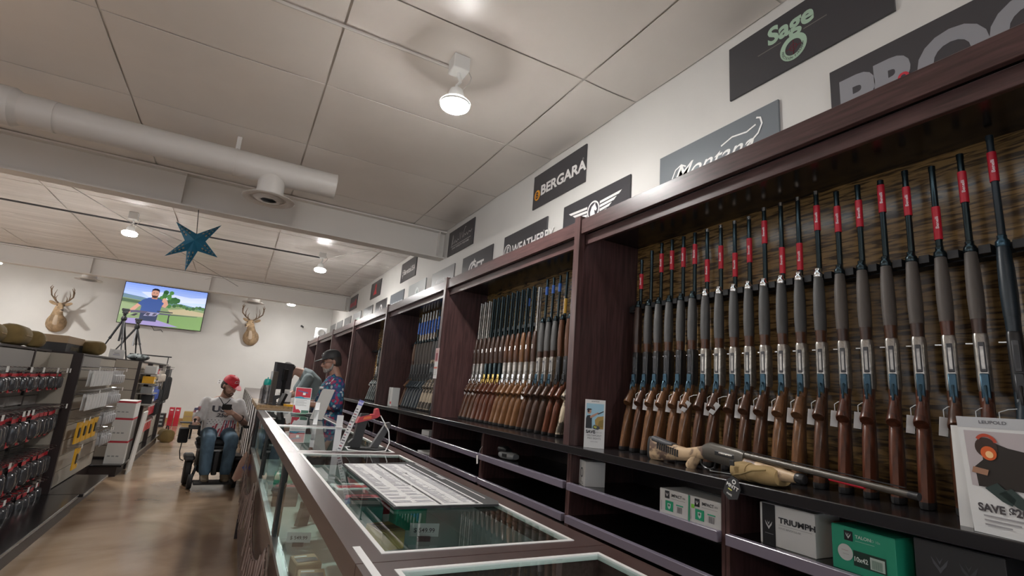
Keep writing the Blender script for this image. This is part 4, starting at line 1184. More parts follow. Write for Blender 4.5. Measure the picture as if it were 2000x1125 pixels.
# -------- cartons in the cubbies
ZS = .932
def d_front(fn):
    """draw on the -x face: u to the right (towards -y), v up"""
    def d(p, sx, sy, sz):
        fn(p, sy, sz)
        M = face_mx((-sx / 2 - .0006, sy / 2, 0), (0, -1, 0), (0, 0, 1))
        for v in p.bm.verts:
            v.co = M @ v.co
    return d
def f_ring(p, w, h):
    p.ring(w * .5, h * .52, .020, .027, '2c3038'); p.rect(w * .35, h * .13, w * .8, h * .15, '707070'); p.rect(w * .5, h * .07, w * .8, h * .09, '404040')
carton('accessory_carton', 'small white carton with a black ring, beside the cubby divider', 'box', 1.93, 2.52, ZS + .0005, .12, .12, .135, 'card_white', -.35, d_front(f_ring))
def bird(p, x, y, s_, c, lay):
    p.poly([(x - s_, y + s_), (x - s_ * .4, y + s_ * .2), (x, y - s_ * .3), (x + s_ * .4, y + s_ * .2), (x + s_, y + s_), (x + s_ * .75, y + s_ * .1), (x + s_ * .3, y - s_ * .5), (x, y - s_), (x - s_ * .3, y - s_ * .5), (x - s_ * .75, y + s_ * .1)], c, lay)
    p.poly([(x - s_ * .4, y + s_ * 1.1), (x, y + s_ * .1), (x + s_ * .4, y + s_ * 1.1), (x, y + s_ * .5)], c, lay + 1)
def f_impact(strip):
    def fn(p, w, h):
        p.rect(w * .2, h * .64, w * .36, h * .95, '26282c'); bird(p, w * .28, h * .79, w * .05, 'e8e8e8', 2)
        p.text('IMPACT', w * .43, h * .75, h * .12, '303236', 1, .02, 0, 'LEFT', 1.0); p.text('850', w * .82, h * .76, h * .07, '606060', 1, 0, 0, 'LEFT', 1)
        p.rect(w * .42, h * .66, w * .9, h * .672, '808080')
        p.rect(w * .22, h * .14, w * .5, h * .55, '1fa577'); p.poly([(w * .30, h * .45), (w * .42, h * .45), (w * .41, h * .28), (w * .36, h * .2), (w * .31, h * .28)], 'c8e0d8', 2); p.disc(w * .36, h * .37, w * .03, '4a6a5a', 3)
        p.rect(w * .60, h * .44, w * .84, h * .49, '3cb48c')
        for k in range(9): p.rect(w * (.63 + .02 * k), h * .16, w * (.63 + .02 * k + (.012 if k % 3 else .006)), h * .41, '77777a')
        p.rect(w * .06, h * .1, w * .09, h * .5, 'b8b8b8')
        if strip:
            p.rect(0, 0, w * .05, h, '2a9a70', 2); p.rect(w * .1, h * .55, w * .2, h * .7, '8ae04a', 3)
    return fn
carton('rangefinder_carton', 'left of two white and green IMPACT cartons in the cubby', 'box', 1.93, 1.80, ZS + .0005, .17, .172, .105, 'card_white', 0, d_front(f_impact(False)), 'white and green IMPACT cartons')
carton('rangefinder_carton', 'right of two white and green IMPACT cartons, by the divider', 'box', 1.93, 1.625, ZS + .0005, .17, .172, .105, 'card_white', 0, d_front(f_impact(True)), 'white and green IMPACT cartons')
def f_triumph(p, w, h):
    p.rect(w * .05, 0, w * .30, h, '17181b'); bird(p, w * .175, h * .48, w * .07, 'c8c8c8', 2); p.rect(w * .1, h * .27, w * .26, h * .28, 'a0a0a0', 2)
    p.text('TRIUMPH', w * .36, h * .60, h * .13, '2e2f33', 1, .035, 0, 'LEFT', 1.25); p.text('HD', w * .88, h * .61, h * .08, '606060', 1, 0, 0, 'LEFT', 1)
    p.rect(w * .36, h * .54, w * .95, h * .548, '909090'); p.text('10X42 BINOCULAR', w * .36, h * .45, h * .045, '808080', 1, 0, 0, 'LEFT', 1.1)
carton('binocular_carton', 'white and black TRIUMPH carton under the ledge', 'box', 1.95, 1.275, ZS + .0005, .15, .215, .145, 'card_white', 0, d_front(f_triumph))
carton('orange_carton', 'orange carton half hidden behind the TRIUMPH carton', 'box', 2.05, 1.135, ZS + .0005, .16, .05, .12, 'orange_label', 0)
def f_green(p, w, h):
    p.rect(w * .22, h * .70, w * .36, h * .92, '1c2024'); bird(p, w * .29, h * .81, w * .045, 'c8d0cc', 2)
    p.text('TALON', w * .40, h * .80, h * .07, 'c0d8cc', 1, .03, 0, 'LEFT', 1.1); p.text('HD 10x', w * .62, h * .80, h * .055, 'a0c0b0', 1, 0, 0, 'LEFT', 1); p.rect(w * .4, h * .73, w * .7, h * .74, 'a0c8b4')
    p.disc(w * .23, h * .42, w * .125, 'c9cdca', 2); p.rect(w * .17, h * .46, w * .28, h * .47, 'b09090', 3); p.rect(w * .19, h * .38, w * .29, h * .39, 'a0a0a0', 3)
    p.rect(w * .36, h * .18, w * .86, h * .52, '1f3a30', 1)
    p.text('10x42', w * .375, h * .29, h * .10, 'd8e4dc', 2, .03, 0, 'LEFT', .95); p.rect(w * .62, h * .21, w * .84, h * .47, 'c0d0c8', 2)
    for k in range(10): p.rect(w * (.65 + .016 * k), h * .23, w * (.65 + .016 * k + .008), h * .42, '6a8a7a', 3)
carton('binocular_carton', 'green binocular carton in the cubby at bottom right', 'box', 1.93, .995, ZS + .0005, .16, .20, .135, 'card_green', -.08, d_front(f_green))
def f_dark(p, w, h):
    bird(p, w * .3, h * .6, w * .1, '55585c', 1); bird(p, w * .62, h * .6, w * .1, '44474a', 1)
carton('binocular_carton', 'black carton right of the green binocular carton', 'box', 1.95, .76, ZS + .0005, .16, .21, .15, 'card_black', 0, d_front(f_dark))
carton('folded_carton', 'flat white open carton on upper shelf behind the counter', 'box', 1.93, 5.30, ZS + .0005, .15, .18, .05, 'card_white', .1)
carton('paper_stack', 'loose white and orange papers on the second shelf', 'papers', 1.95, 5.28, .7525, .2, .26, .02, 'card_white', .2)
# cordless gadget with white hang tag
t = thing('grey_gadget', 'beige-grey handheld device lying in a cubby', 'device', (1.93, 3.56, ZS + .0005), .2)
MB().loft([sring((0, u, .028), VX, VZ, r, h_, 12, 3) for u, r, h_ in ((-.09, .03, .018), (-.06, .045, .027), (.05, .045, .027), (.09, .03, .018))]).build('device_body', 'card_grey', t)
MB().loft([sring((0, u, .065), VX, VZ, .03, h_, 10, 3) for u, h_ in ((.0, .012), (.04, .03), (.10, .022))]).build('device_top', 'black_plastic', t)
MB().box(-.049, -.044, -.03, .02, .018, .042).build('screen', 'black_plastic', t, False)
t = thing('hang_tag', 'white hang tag dangling at a cubby divider', 'tag', (1.80, 3.83, .86), 0)
MB().box(-.001, .001, -.012, .012, 0, .065, M=Matrix.Rotation(-.2, 4, 'X')).build('tag_card', 'tag_paper', t, False); MB().tube([(0, -.013, .064), (0.0, -.03, .11), (.01, -.05, .14)], .0012, 5).build('tag_string', 'tag_string', t)
# row of red-tabbed cases low down
for k in range(6):
    carton('tool_case', '%s dark case with red tab on the low shelf, from the left' % ORD[k], 'case', 1.97, 3.72 - k * .196, .5305, .2, .19, .15, 'card_black', 0, d_front(lambda p, w, h: (p.rect(0, h * .25, w * .05, h, 'b04030'), p.rect(w * .8, h * .5, w * .95, h * .8, 'b8b4b0'))), 'dark cases with red tabs on the low shelf')
# white binders on the ledge, card on partition
for k in range(2):
    t = thing('binder', ('left' if k == 0 else 'right') + ' of two white binders standing on the ledge', 'binder', (1.97, 7.13 - k * .105, ZL + .0005), 0)
    MB().box(-.05, .05, -.045, .045, 0, .25, .003).build('binder_cover', 'card_white', t, False)
    MB().box(-.0508, -.048, -.03, .03, .03, .06).build('spine_label', 'red_label' if k else 'tag_paper', t, False)
t = thing('hanging_card', 'white and red notice card fixed to a partition post', 'sign', (1.795, 5.02, 1.52), 0)
MB().box(0, .002, -.05, .05, 0, .31).build('card_sheet', 'tag_paper', t, False)
p = PR(); p.rect(.0, .17, .10, .31, 'c8a0a0'); p.rect(.02, .18, .08, .26, '8a2c38', 2); p.disc(.05, .275, .018, 'b09080', 3); p.rect(0, .10, .10, .118, 'cc7060')
for k in range(4): p.rect(.015, .09 - k * .018, .085, .095 - k * .018, 'a8a8a8')
p.build('print', PRINT, t, face_mx((-.0006, .05, 0), (0, -1, 0), (0, 0, 1)))
# ================================================================== AISLE SHELVING ON THE LEFT
mat('slat_cream', (.40, .36, .30), .6); mat('slat_grey', (.33, .31, .29), .6)
mat('gondola_dark', (.025, .016, .015), .4); mat('chrome', (.6, .6, .6), .2, metal=1)
mat('pack_black', (.022, .022, .024), .25); mat('pack_red', (.55, .02, .035), .35); mat('pack_bubble', (.05, .05, .055), .12)
mat('pack_white', (.72, .72, .72), .4); mat('pack_grey', (.45, .45, .46), .3); mat('pack_yellow', (.80, .43, .01), .4); mat('pack_blue', (.03, .09, .42), .4)
mat('canvas_pouch', (.45, .40, .34), .8)
def slats(t, x, y0, y1, z0, z1, m, ax='x', th=.016, step=.15):
    z = z0
    while z < z1 - .02:
        b = MB()
        zz = min(z + step - .008, z1)
        if ax == 'x': b.box(x - th, x, y0, y1, z, zz)
        else: b.box(y0, y1, x - th, x, z, zz)
        b.build('slat', m, t, False)
        z += step
PEG = {}
def peg(t, x, y, z, L_, tagm='tag_paper'):
    k = round(L_, 3)
    if k not in PEG:
        o = MB().tube([(0, 0, 0), (L_ * .9, 0, .004), (L_, 0, .016)], .0035, 6).tube([(0, 0, .028), (L_ * .96, 0, .040), (L_ + .008, 0, .034)], .003, 6).build('peg_hook', 'chrome')
        o.parent = t
        g = MB().box(L_ + .006, L_ + .008, -.022, .022, .0, .042).build('price_tag', 'tag_paper', None, False)
        g.parent = o
        PEG[k] = o
    else:
        o = PEG[k].copy(); C.objects.link(o); o.parent = t
        if rnd.random() < .22:
            g = PEG[k].children[0].copy(); C.objects.link(g); g.parent = o
    w_ = Vector(t['_w'])
    o.location = Vector((x, y, z)) - w_
    return o
def gondola(label, x, y0, y1, zt, m, deck, rail=True, depth=.9):
    t = thing('aisle_shelving', label, 'shelving', (x - depth / 2, (y0 + y1) / 2, 0), 0, None, True)
    MB().box(x - .06, x - .017, y0, y1, .0, zt).build('core_board', 'gondola_dark', t, False)
    slats(t, x, y0, y1, .17, zt - .01, m)
    MB().box(x - depth, x + .02, y0, y1, zt, zt + .018).build('top_board', 'gondola_dark', t, False)
    MB().box(x - depth, x - depth + .02, y0, y1, 0, zt).build('rear_board', 'gondola_dark', t, False)
    if deck:
        MB().box(x + .001, x + deck - .04, y0, y1, 0, .13).build('kick_base', 'gondola_dark', t, False)
        MB().box(x + .001, x + deck, y0 - .02, y1, .131, .16, .003).build('base_deck', 'black_laminate', t, False)
    return t
def blister(name, label, cat, w_, h_, th, card, bub, head, group, foot=None, win=None):
    """pack hanging on a hook, face towards +x, origin at its hole"""
    t = thing(name, label, cat, (0, 0, 0), 0, group)
    MB().prism([(-w_ / 2, -h_), (w_ / 2, -h_), (w_ / 2, -.012), (w_ / 2 - .012, .008), (-w_ / 2 + .012, .008), (-w_ / 2, -.012)], -.001, .001, 0).build('backing_card', card, t, False)
    if bub:
        MB().loft([sring((xx, 0, -h_ * .57), VY, VZ, ww, hh, 12, 4) for xx, ww, hh in ((.001, w_ * .44, h_ * .36), (th * .8, w_ * .40, h_ * .33), (th, w_ * .34, h_ * .28))]).build('blister_bubble', bub, t)
    if head:
        MB().box(.0011, .003, -w_ / 2, w_ / 2, -h_ * .20, -h_ * .06).build('header_band', head, t, False)
    if foot:
        MB().prism([(-w_ / 2, -h_), (w_ * .25, -h_), (-w_ / 2, -h_ * .8)], .0011, .003, 0).build('corner_flash', foot, t, False)
    return t
# ---- near run: red and black packs
g1 = gondola('near aisle shelving hung with red and black packs', -1.62, 3.3, 6.485, 1.475, 'slat_grey', .50)
for y in (3.32, 5.22, 6.05):
    MB().box(-1.625, -1.600, y - .018, y + .018, .16, 1.475).build('upright', 'gondola_dark', g1, False)
for a, b, c_ in ((5.24, 6.03, 'slat_grey'), (6.07, 6.48, 'slat_cream'), (3.5, 5.2, 'slat_grey')):
    MB().box(-1.618, -1.605, a, b, 1.325, 1.465).build('header_panel', c_, g1, False)
MB().box(-1.618, -1.60, 5.24, 6.03, 1.00, 1.075).build('price_panel', 'slat_grey', g1, False)
pk = {'a': blister('tool_pack', '', 'pack', .088, .155, .03, 'pack_black', 'pack_bubble', 'pack_red', 'red and black packs hung on the near shelving', 'pack_red'),
      'b': blister('tool_pack', '', 'pack', .092, .225, .04, 'pack_black', 'pack_bubble', 'pack_red', 'red and black packs hung on the near shelving', 'pack_red')}
first = {'a': True, 'b': True}
def hang(proto, k, loc, label, group=None):
    if first.get(k, True):
        first[k] = False; proto.location = loc; proto['label'] = label; return proto
    return dup(proto, loc, label, None, group)
for zi, (z, k, step, nm) in enumerate(((1.29, 'a', .098, 'top'), (.955, 'b', .103, 'second'), (.575, 'b', .103, 'third'), (.29, 'b', .103, 'lowest'))):
    n_ = int((6.44 - 4.35) / step)
    for j in range(n_):
        y = 6.44 - j * step
        L_ = .20 if zi == 0 else .24
        peg(g1, -1.62, y, z, L_)
        depth = rnd.choice((2, 3))
        for q in range(depth):
            xx = -1.62 + L_ - .035 - q * .045 - (rnd.uniform(0, .05) if q == 0 else 0.03)
            hang(pk[k], k, (xx, y + rnd.uniform(-.004, .004), z - .006), 'red and black pack, %s hook from end post, %s row, %s' % (ORD[j], nm, ('frontmost', 'behind the front one', 'rearmost')[q]))
# ---- second run: white packs, yellow pullers, dark end post
g2 = gondola('middle aisle shelving with white packs and a dark end post', -1.40, 6.57, 8.35, 1.47, 'slat_cream', None)
MB().box(-1.44, -1.36, 6.52, 6.568, 0, 1.485, .002).build('end_post', 'gondola_dark', g2, False)
MB().box(-2.3, -1.441, 6.53, 6.568, 0, 1.47).build('end_board', 'slat_cream', g2, False)
MB().box(-1.399, -1.385, 6.6, 7.45, 1.36, 1.462).build('header_panel', 'slat_grey', g2, False)
MB().box(-1.399, -1.18, 6.54, 7.55, 0, .13).build('kick_base', 'gondola_dark', g2, False)
MB().box(-1.46, -1.09, 6.50, 7.6, .131, .16, .003).build('base_deck', 'black_laminate', g2, False)
GW = 'white carded packs on the middle shelving'
pw = {'w': blister('white_pack', '', 'pack', .105, .155, .012, 'pack_white', None, None, GW), 'g': blister('grey_pack', '', 'pack', .10, .15, .03, 'pack_grey', 'pack_grey', None, GW)}
MB().box(.0011, .004, -.04, .04, -.14, -.03).build('sleeve_front', 'pack_white', pw['w'], False)
for zi, (z, nm) in enumerate(((1.325, 'top'), (1.085, 'second'), (.845, 'third'), (.60, 'lowest'))):
    for n in range(13):
        y = 6.68 + .125 * n
        if not ((zi == 2 and y < 7.62) or (zi == 3 and y < 7.75)):
            peg(g2, -1.40, y, z, .16)
            k = 'w' if (zi < 2 and n < 8) else 'g'
            for q in range(2):
                hang(pw[k], k, (-1.27 - q * .035, y, z - .006), ('white' if k == 'w' else 'grey') + ' carded pack on %s hook from the dark post, %s row, %s' % (ORD[n], nm, ('front', 'behind')[q]))
def yellow(label, loc):
    t = thing('yellow_pack', label, 'pack', loc, 0, 'yellow notched packs on the middle shelving')
    w_, h_ = .17, .20
    MB().prism([(-w_ / 2, -h_), (w_ / 2 + .02, -h_), (w_ / 2 + .02, -h_ * .80), (w_ * .22, -h_ * .70), (w_ * .22, -h_ * .33), (w_ / 2 + .02, -h_ * .14), (w_ / 2 + .02, .01), (-w_ / 2, .01)], 0, .012, 0).build('yellow_card', 'pack_yellow', t, False)
    MB().prism([(-w_ * .10, -h_ * .72), (w_ * .20, -h_ * .66), (w_ * .20, -h_ * .36), (-w_ * .02, -h_ * .22), (-w_ * .10, -h_ * .25)], .0121, .022, 0).build('dark_insert', 'pack_black', t, False)
    return t
for k in range(4):
    y = 6.78 + k * .225
    peg(g2, -1.40, y, .80, .12)
    yellow('%s yellow notched pack in the row of four, from the left' % ORD[k], (-1.31, y, .793))
peg(g2, -1.40, 6.95, .525, .12)
yellow('single yellow notched pack below the row of four', (-1.31, 6.95, .518))
# ---- endcap with stacked shipping cartons
g3 = gondola('far aisle shelving with pouches and blue and red packs', -1.20, 9.02, 12.1, 1.47, 'slat_cream', .12)
t = g3
MB().box(-2.1, -1.2, 8.985, 9.018, 0, 1.47).build('end_board', 'gondola_dark', t, False)
slats(t, 8.984, -1.50, -1.24, .17, 1.475, 'slat_cream', 'y')
MB().box(-1.47, -1.14, 8.42, 8.96, 0, .12).build('kick_base', 'gondola_dark', t, False)
MB().box(-1.50, -1.09, 8.38, 8.965, .121, .148, .003).build('end_deck', 'black_laminate', t, False)
for y in (9.62, 10.9, 12.08):
    MB().box(-1.199, -1.14, y - .03, y + .03, .0, 1.46).build('upright', 'gondola_dark', t, False)
for z in (1.30, 1.16, 1.02, .86):
    MB().box(-1.198, -1.0, 9.05, 9.58, z, z + .014).build('shelf', 'slat_grey', t, False)
for k, z in enumerate((.149, .4405, .7325)):
    h_ = (.29, .29, .215)[k]
    bx = thing('shipping_carton', ['bottom', 'middle', 'topmost'][k] + ' white carton with red tape in the endcap stack', 'box', (-1.195, 8.66, z), 0, 'white cartons stacked on the endcap')
    MB().box(-.105, .105, -.19, .19, 0, h_, .002).build('carton_body', 'card_white', bx, False)
    MB().box(-.1062, .1062, -.191, .191, h_ - .028, h_ - .003).build('red_tape', 'card_red', bx, False)
    for u in range(3):
        MB().box(-.08 + .045 * u, -.05 + .045 * u, -.1915, -.19, h_ * .3, h_ * .36).build('printed_line', 'card_grey', bx, False)
o = MB().prism([(-1.06, .0), (-1.045, .0), (-.995, .80), (-1.01, .802)], 8.60, 8.98).build('foam_board', 'card_white', smooth=False)
tag(recentre(o), 'white board leaning beside the stacked shipping cartons', 'board')
# goods on g3
sh = [('yellow_carton', 'pack_yellow', 9.10, 1.175, .10, .10), ('yellow_carton', 'card_gold', 9.24, 1.175, .10, .09), ('dark_carton', 'card_black', 9.40, 1.175, .12, .07), ('white_carton', 'card_white', 9.12, 1.315, .09, .11), ('white_carton', 'card_white', 9.24, 1.315, .09, .11), ('red_carton', 'card_red', 9.40, 1.315, .12, .07), ('grey_carton', 'card_grey', 9.2, 1.035, .2, .09), ('dark_carton', 'card_black', 9.42, .875, .2, .12)]
for k, (nm, m, y, z, sy, sz) in enumerate(sh):
    b_ = thing(nm, '%s %s on the far shelving shelves beside the cream endcap' % (ORD[k], nm.replace('_', ' ')), 'box', (-1.09, y, z), 0, 'small cartons on the far shelving')
    MB().box(-.07, .07, -sy / 2, sy / 2, 0, sz, .002).build('carton_body', m, b_, False); MB().box(.0701, .0712, -sy * .35, sy * .35, sz * .3, sz * .6).build('front_label', 'tag_paper', b_, False)
pf = {'p': blister('canvas_pouch', '', 'pouch', .15, .19, .05, 'canvas_pouch', 'canvas_pouch', None, 'pale pouches on the far shelving'),
      'u': blister('blue_pack', '', 'pack', .10, .24, .03, 'pack_blue', 'pack_blue', None, 'blue packs on the far shelving'),
      'r': blister('red_pack', '', 'pack', .10, .16, .02, 'pack_red', None, 'pack_white', 'red packs on the far shelving'),
      's': blister('black_sling', '', 'sling', .12, .62, .04, 'black_fabric', 'black_fabric', None, 'black slings on the far shelving')}
PNM = {'p': 'pale pouch', 'u': 'blue pack', 'r': 'red pack', 's': 'black sling'}
cnt = {}
for k, y0, n, step, z in (('p', 9.78, 6, .16, 1.36), ('u', 9.75, 5, .14, 1.12), ('r', 9.75, 5, .15, .84), ('r', 9.75, 5, .15, .60), ('s', 11.0, 6, .17, 1.40), ('s', 10.45, 2, .2, 1.2)):
    for q in range(n):
        y = y0 + q * step
        peg(g3, -1.20, y, z, .15)
        cnt[k] = cnt.get(k, 0) + 1
        hang(pf[k], k, (-1.09, y, z - .006), '%s %s hanging on the far shelving, from the near end' % (ORD[cnt[k] - 1], PNM[k]))
# loop rail of hangers above far shelving
o = MB().tube([(-1.75, 11.5, 1.62), (-1.1, 11.5, 1.62)], .012, 8).tube([(-1.15, 11.5, 1.62), (-1.15, 11.5, 1.49)], .008, 6).tube([(-1.7, 11.5, 1.62), (-1.7, 11.5, 1.49)], .008, 6).build('display_rail', 'black_metal'); tag(recentre(o), 'black display rail above the far shelving', 'rail')
t = thing('camo_pouch', 'green camouflage bag on floor at the far shelving end', 'bag', (-1.0, 12.35, 0), .3)
MB().loft([sring((0, u, .12), VX, VZ, r, h_, 12, 3) for u, r, h_ in ((-.18, .06, .06), (-.14, .12, .12), (.14, .12, .12), (.18, .06, .06))]).build('bag_body', 'olive_canvas', t); MB().tube([(-.0, -.1, .23), (0, -.06, .3), (0, .06, .3), (0, .1, .23)], .01, 6).build('bag_handle', 'black_fabric', t)
# canvas bolsters and cartons on the shelving tops
def bolster(label, x, y, r, L_, rz, z=1.494):
    t = thing('canvas_bolster', label, 'bag', (x, y, z), rz, 'olive canvas bolsters on the shelving tops')
    rg = [sring((0, u * L_, r * .92), VX, VZ, r * q, min(r * q, r * .92), 16, 2.3) for u, q in ((-.5, .45), (-.47, .75), (-.38, .97), (-.1, 1), (.1, 1), (.38, .97), (.47, .75), (.5, .45))]
    MB().loft(rg).build('canvas_body', 'olive_canvas', t)
    MB().tube([(r * .98, -L_ * .3, r * .9), (r * 1.0, 0, r * .9), (r * .98, L_ * .3, r * .9)], .004, 6).build('side_seam', 'tan_canvas', t)
    return t
bolster('leftmost olive canvas bolster on the shelving top', -1.72, 5.36, .085, .36, .15)
bolster('second olive canvas bolster from the left on shelving top', -1.70, 5.80, .095, .40, .1)
bolster('third olive canvas bolster, left of the brown carton', -1.68, 6.22, .082, .34, .2)
bolster('olive canvas bolster right of the brown carton on top of the end post', -1.50, 7.35, .085, .34, .9, 1.489)
t = thing('display_tray', 'brown cardboard tray with dark printed front on the shelving top', 'box', (-1.66, 6.98, 1.489), 0, None)
MB().box(-.12, .12, -.33, .33, .0, .085).build('printed_front', 'card_black', t, False); MB().box(-.11, .12, -.32, .32, .0855, .16, .002).build('cardboard_top', 'card_kraft', t, False)
p = PR(); p.text('imarie', 0, .022, .05, '6a6046', 1, .02, .2, 'CENTER', 1.8); p.build('lettering', PRINT, t, face_mx((.1206, 0, 0), (0, 1, 0), (0, 0, 1)))
# tripods
def tripod(label, x, y, z, h, feet, head):
    t = thing('tripod', label, 'tripod', (x, y, z), 0, 'black tripods on the far shelving top')
    top = Vector((0, 0, h * .80))
    for fx, fy in feet:
        e = Vector((fx, fy, .012)); mid = top.lerp(e, .5)
        lg = MB().cyl(top, mid, .017, .015, 8).build('leg', 'black_metal', t)
        MB().cyl(mid, e, .011, .010, 8).cyl(mid - (e - top) * .02, mid + (e - top) * .03, .019, n=8).build('lower_leg', 'black_metal', lg)
        MB().lathe([(.016, 0), (.016, .02), (.01, .03)], 8, (fx, fy, 0)).build('foot', 'rubber_pad', lg)
    MB().cyl((0, 0, h * .35), (0, 0, h * .88), .014, n=10).build('centre_column', 'silver_rail' if head else 'black_metal', t)
    MB().lathe([(.03, h * .76), (.04, h * .78), (.04, h * .82), (.02, h * .85)], 12).build('shoulder', 'black_plastic', t)
    MB().box(-.035, .035, -.04, .04, h * .90, h * .95, .004).box(-.05, .05, -.03, .03, h * .95, h, .006).cyl((0, 0, h * .86), (0, 0, h * .90), .025, n=10).build('pan_head', 'black_plastic', t)
    MB().tube([(.0, -.03, h * .92), (.03, -.16, h * .88)], .008, 6).build('pan_handle', 'black_plastic', t)
    return t
tripod('taller black tripod left, standing before the television', -1.70, 10.0, 1.4885, .80, ((-.24, .04), (.10, -.16), (.12, .18)), False)
tripod('shorter tripod with silver column behind the taller one', -1.62, 10.75, 1.4885, .72, ((-.30, 0), (.19, -.05), (.05, .2)), True)
t = thing('paper_notice', 'white notice card standing between the tripod legs', 'sign', (-1.55, 9.2, 1.489)); MB().box(-.09, .09, -.002, .002, 0, .13).build('card_sheet', 'card_white', t, False); MB().prism([(.0021, 0), (.05, 0), (.0021, .1)], -.02, .02, 0).build('easel_back', 'card_white', t, False)
p = PR(); p.rect(-.04, .05, .04, .058, '9090b0'); p.rect(-.03, .07, .03, .08, 'a0a0a0'); p.build('print', PRINT, t, face_mx((0, -.0026, 0), (1, 0, 0), (0, 0, 1)))
t = thing('camo_bundle', 'dark green camouflage bundle beneath the tripods', 'bag', (-1.45, 10.35, 1.489)); MB().ell((0, 0, .062), (.16, .16, .06), 14, 9).build('bundle_body', 'camo_grey', t); MB().tube([(.0, -.16, .05), (0, -.1, .11), (0, .1, .11), (0, .16, .05)], .01, 6).build('bundle_strap', 'black_fabric', t)
# ================================================================== BACK WALL: TELEVISION, DEER HEADS, FAR GOODS
TVX, TVZ, TW, TH = -3.00, 2.50, 1.94, 1.12
t = thing('television', 'large flat television on back wall showing a man outdoors', 'television', (TVX + TW / 2, 16.72, TVZ), 0, None, True)
MB().box(TVX, TVX + TW, 16.74, 16.785, TVZ, TVZ + TH, .004).build('tv_case', 'black_plastic', t, False)
MB().box(TVX + TW * .35, TVX + TW * .65, 16.786, 16.899, TVZ + .3, TVZ + .8).build('wall_bracket', 'black_metal', t, False)
MB().tube([(TVX + .75, 16.80, TVZ + .05), (TVX + .85, 16.86, TVZ - .10), (TVX + 1.0, 16.87, TVZ - .06), (TVX + 1.05, 16.88, TVZ - .12)], .008, 6).build('cable', 'black_plastic', t)
p = PR()
W_, H_ = TW - .03, TH - .03
def sx(u): return u * W_
def sy(v): return v * H_
def P_(pts, c, l): p.poly([(sx(a), sy(b)) for a, b in pts], c, l)
n = 8
for k in range(n):
    a = k / n
    c = ['b9c8ee', 'b3c4ee', 'abbeec', 'a4b8ea', '9cb2e8', '93aae6', '8aa4e4', '809ce2'][k]
    P_([(0, .55 + .45 * a), (1, .55 + .45 * a), (1, .55 + .45 * (a + 1 / n)), (0, .55 + .45 * (a + 1 / n))], c, 1)
P_([(.2, .80), (.45, .86), (.8, .8), (1, .85), (1, .7), (.7, .66), (.3, .7)], 'c6d2f2', 2)
P_([(0, .72), (.1, .70), (.22, .68), (.4, .62), (.4, .55), (0, .55)], '5f7a8a', 3)
P_([(.5, .6), (.7, .62), (1, .55), (1, .5), (.5, .5)], '56787c', 3)
P_([(0, 0), (1, 0), (1, .52), (.6, .55), (.3, .58), (0, .62)], '74875f', 4)
P_([(0, .60), (.3, .56), (.3, .50), (0, .52)], '435a40', 5)
P_([(.55, .44), (.75, .50), (1, .46), (1, .36), (.6, .34)], 'a59a7c', 5)
P_([(.45, .30), (1, .34), (1, .0), (.5, .0)], '6a8a52', 5)
P_([(.0, .5), (.2, .46), (.15, .2), (0, .2)], '83966f', 5)
r9 = random.Random(5)
for k in range(26):
    a = r9.uniform(0, 6.28); q = r9.random() ** .5
    p.disc(sx(.52 + .14 * q * math.cos(a)), sy(.70 + .18 * q * math.sin(a)), sx(.03), ['2f5a30', '3d6d38', '4a7c40', '27502c'][k % 4], 6 + k * .02, 8)
for k in range(10):
    p.disc(sx(.62 + .04 * k), sy(.55 + .03 * math.sin(k)), sx(.025), ['31552f', '446a3a'][k % 2], 6.6, 8)
# table
P_([(.06, .12), (.40, .17), (.72, .03), (.5, 0), (.1, 0)], '8a7fae', 8)
# man: trousers, shirt, arms, head
P_([(.24, .10), (.44, .10), (.45, .34), (.24, .34)], '25304e', 9)
P_([(.23, .30), (.46, .30), (.47, .50), (.52, .46), (.505, .60), (.44, .68), (.37, .70), (.30, .68), (.24, .62), (.18, .50), (.235, .46)], '2f4a86', 10)
P_([(.185, .51), (.225, .47), (.15, .30), (.085, .22), (.07, .26), (.11, .34)], 'b98a78', 11)
P_([(.05, .20), (.09, .20), (.12, .26), (.085, .28)], 'b98a78', 11)
P_([(.47, .50), (.515, .47), (.545, .56), (.525, .66), (.47, .66), (.46, .62), (.49, .58)], 'b98a78', 11)
p.disc(sx(.49), sy(.67), sx(.027), 'c29682', 12, 12)
P_([(.335, .66), (.40, .66), (.405, .74), (.33, .74)], 'a87866', 11)
p.disc(sx(.365), sy(.80), sx(.047), 'b98a78', 12, 20, sy(.105))
P_([(.325, .76), (.34, .70), (.365, .685), (.39, .70), (.405, .76), (.385, .745), (.365, .75), (.345, .745)], '3a2c2a', 13)
P_([(.318, .82), (.322, .90), (.35, .93), (.385, .93), (.41, .90), (.412, .82), (.40, .87), (.365, .885), (.33, .87)], '1c1a22', 13)
for u in (.348, .383): p.disc(sx(u), sy(.815), sx(.006), '2a2020', 14, 8)
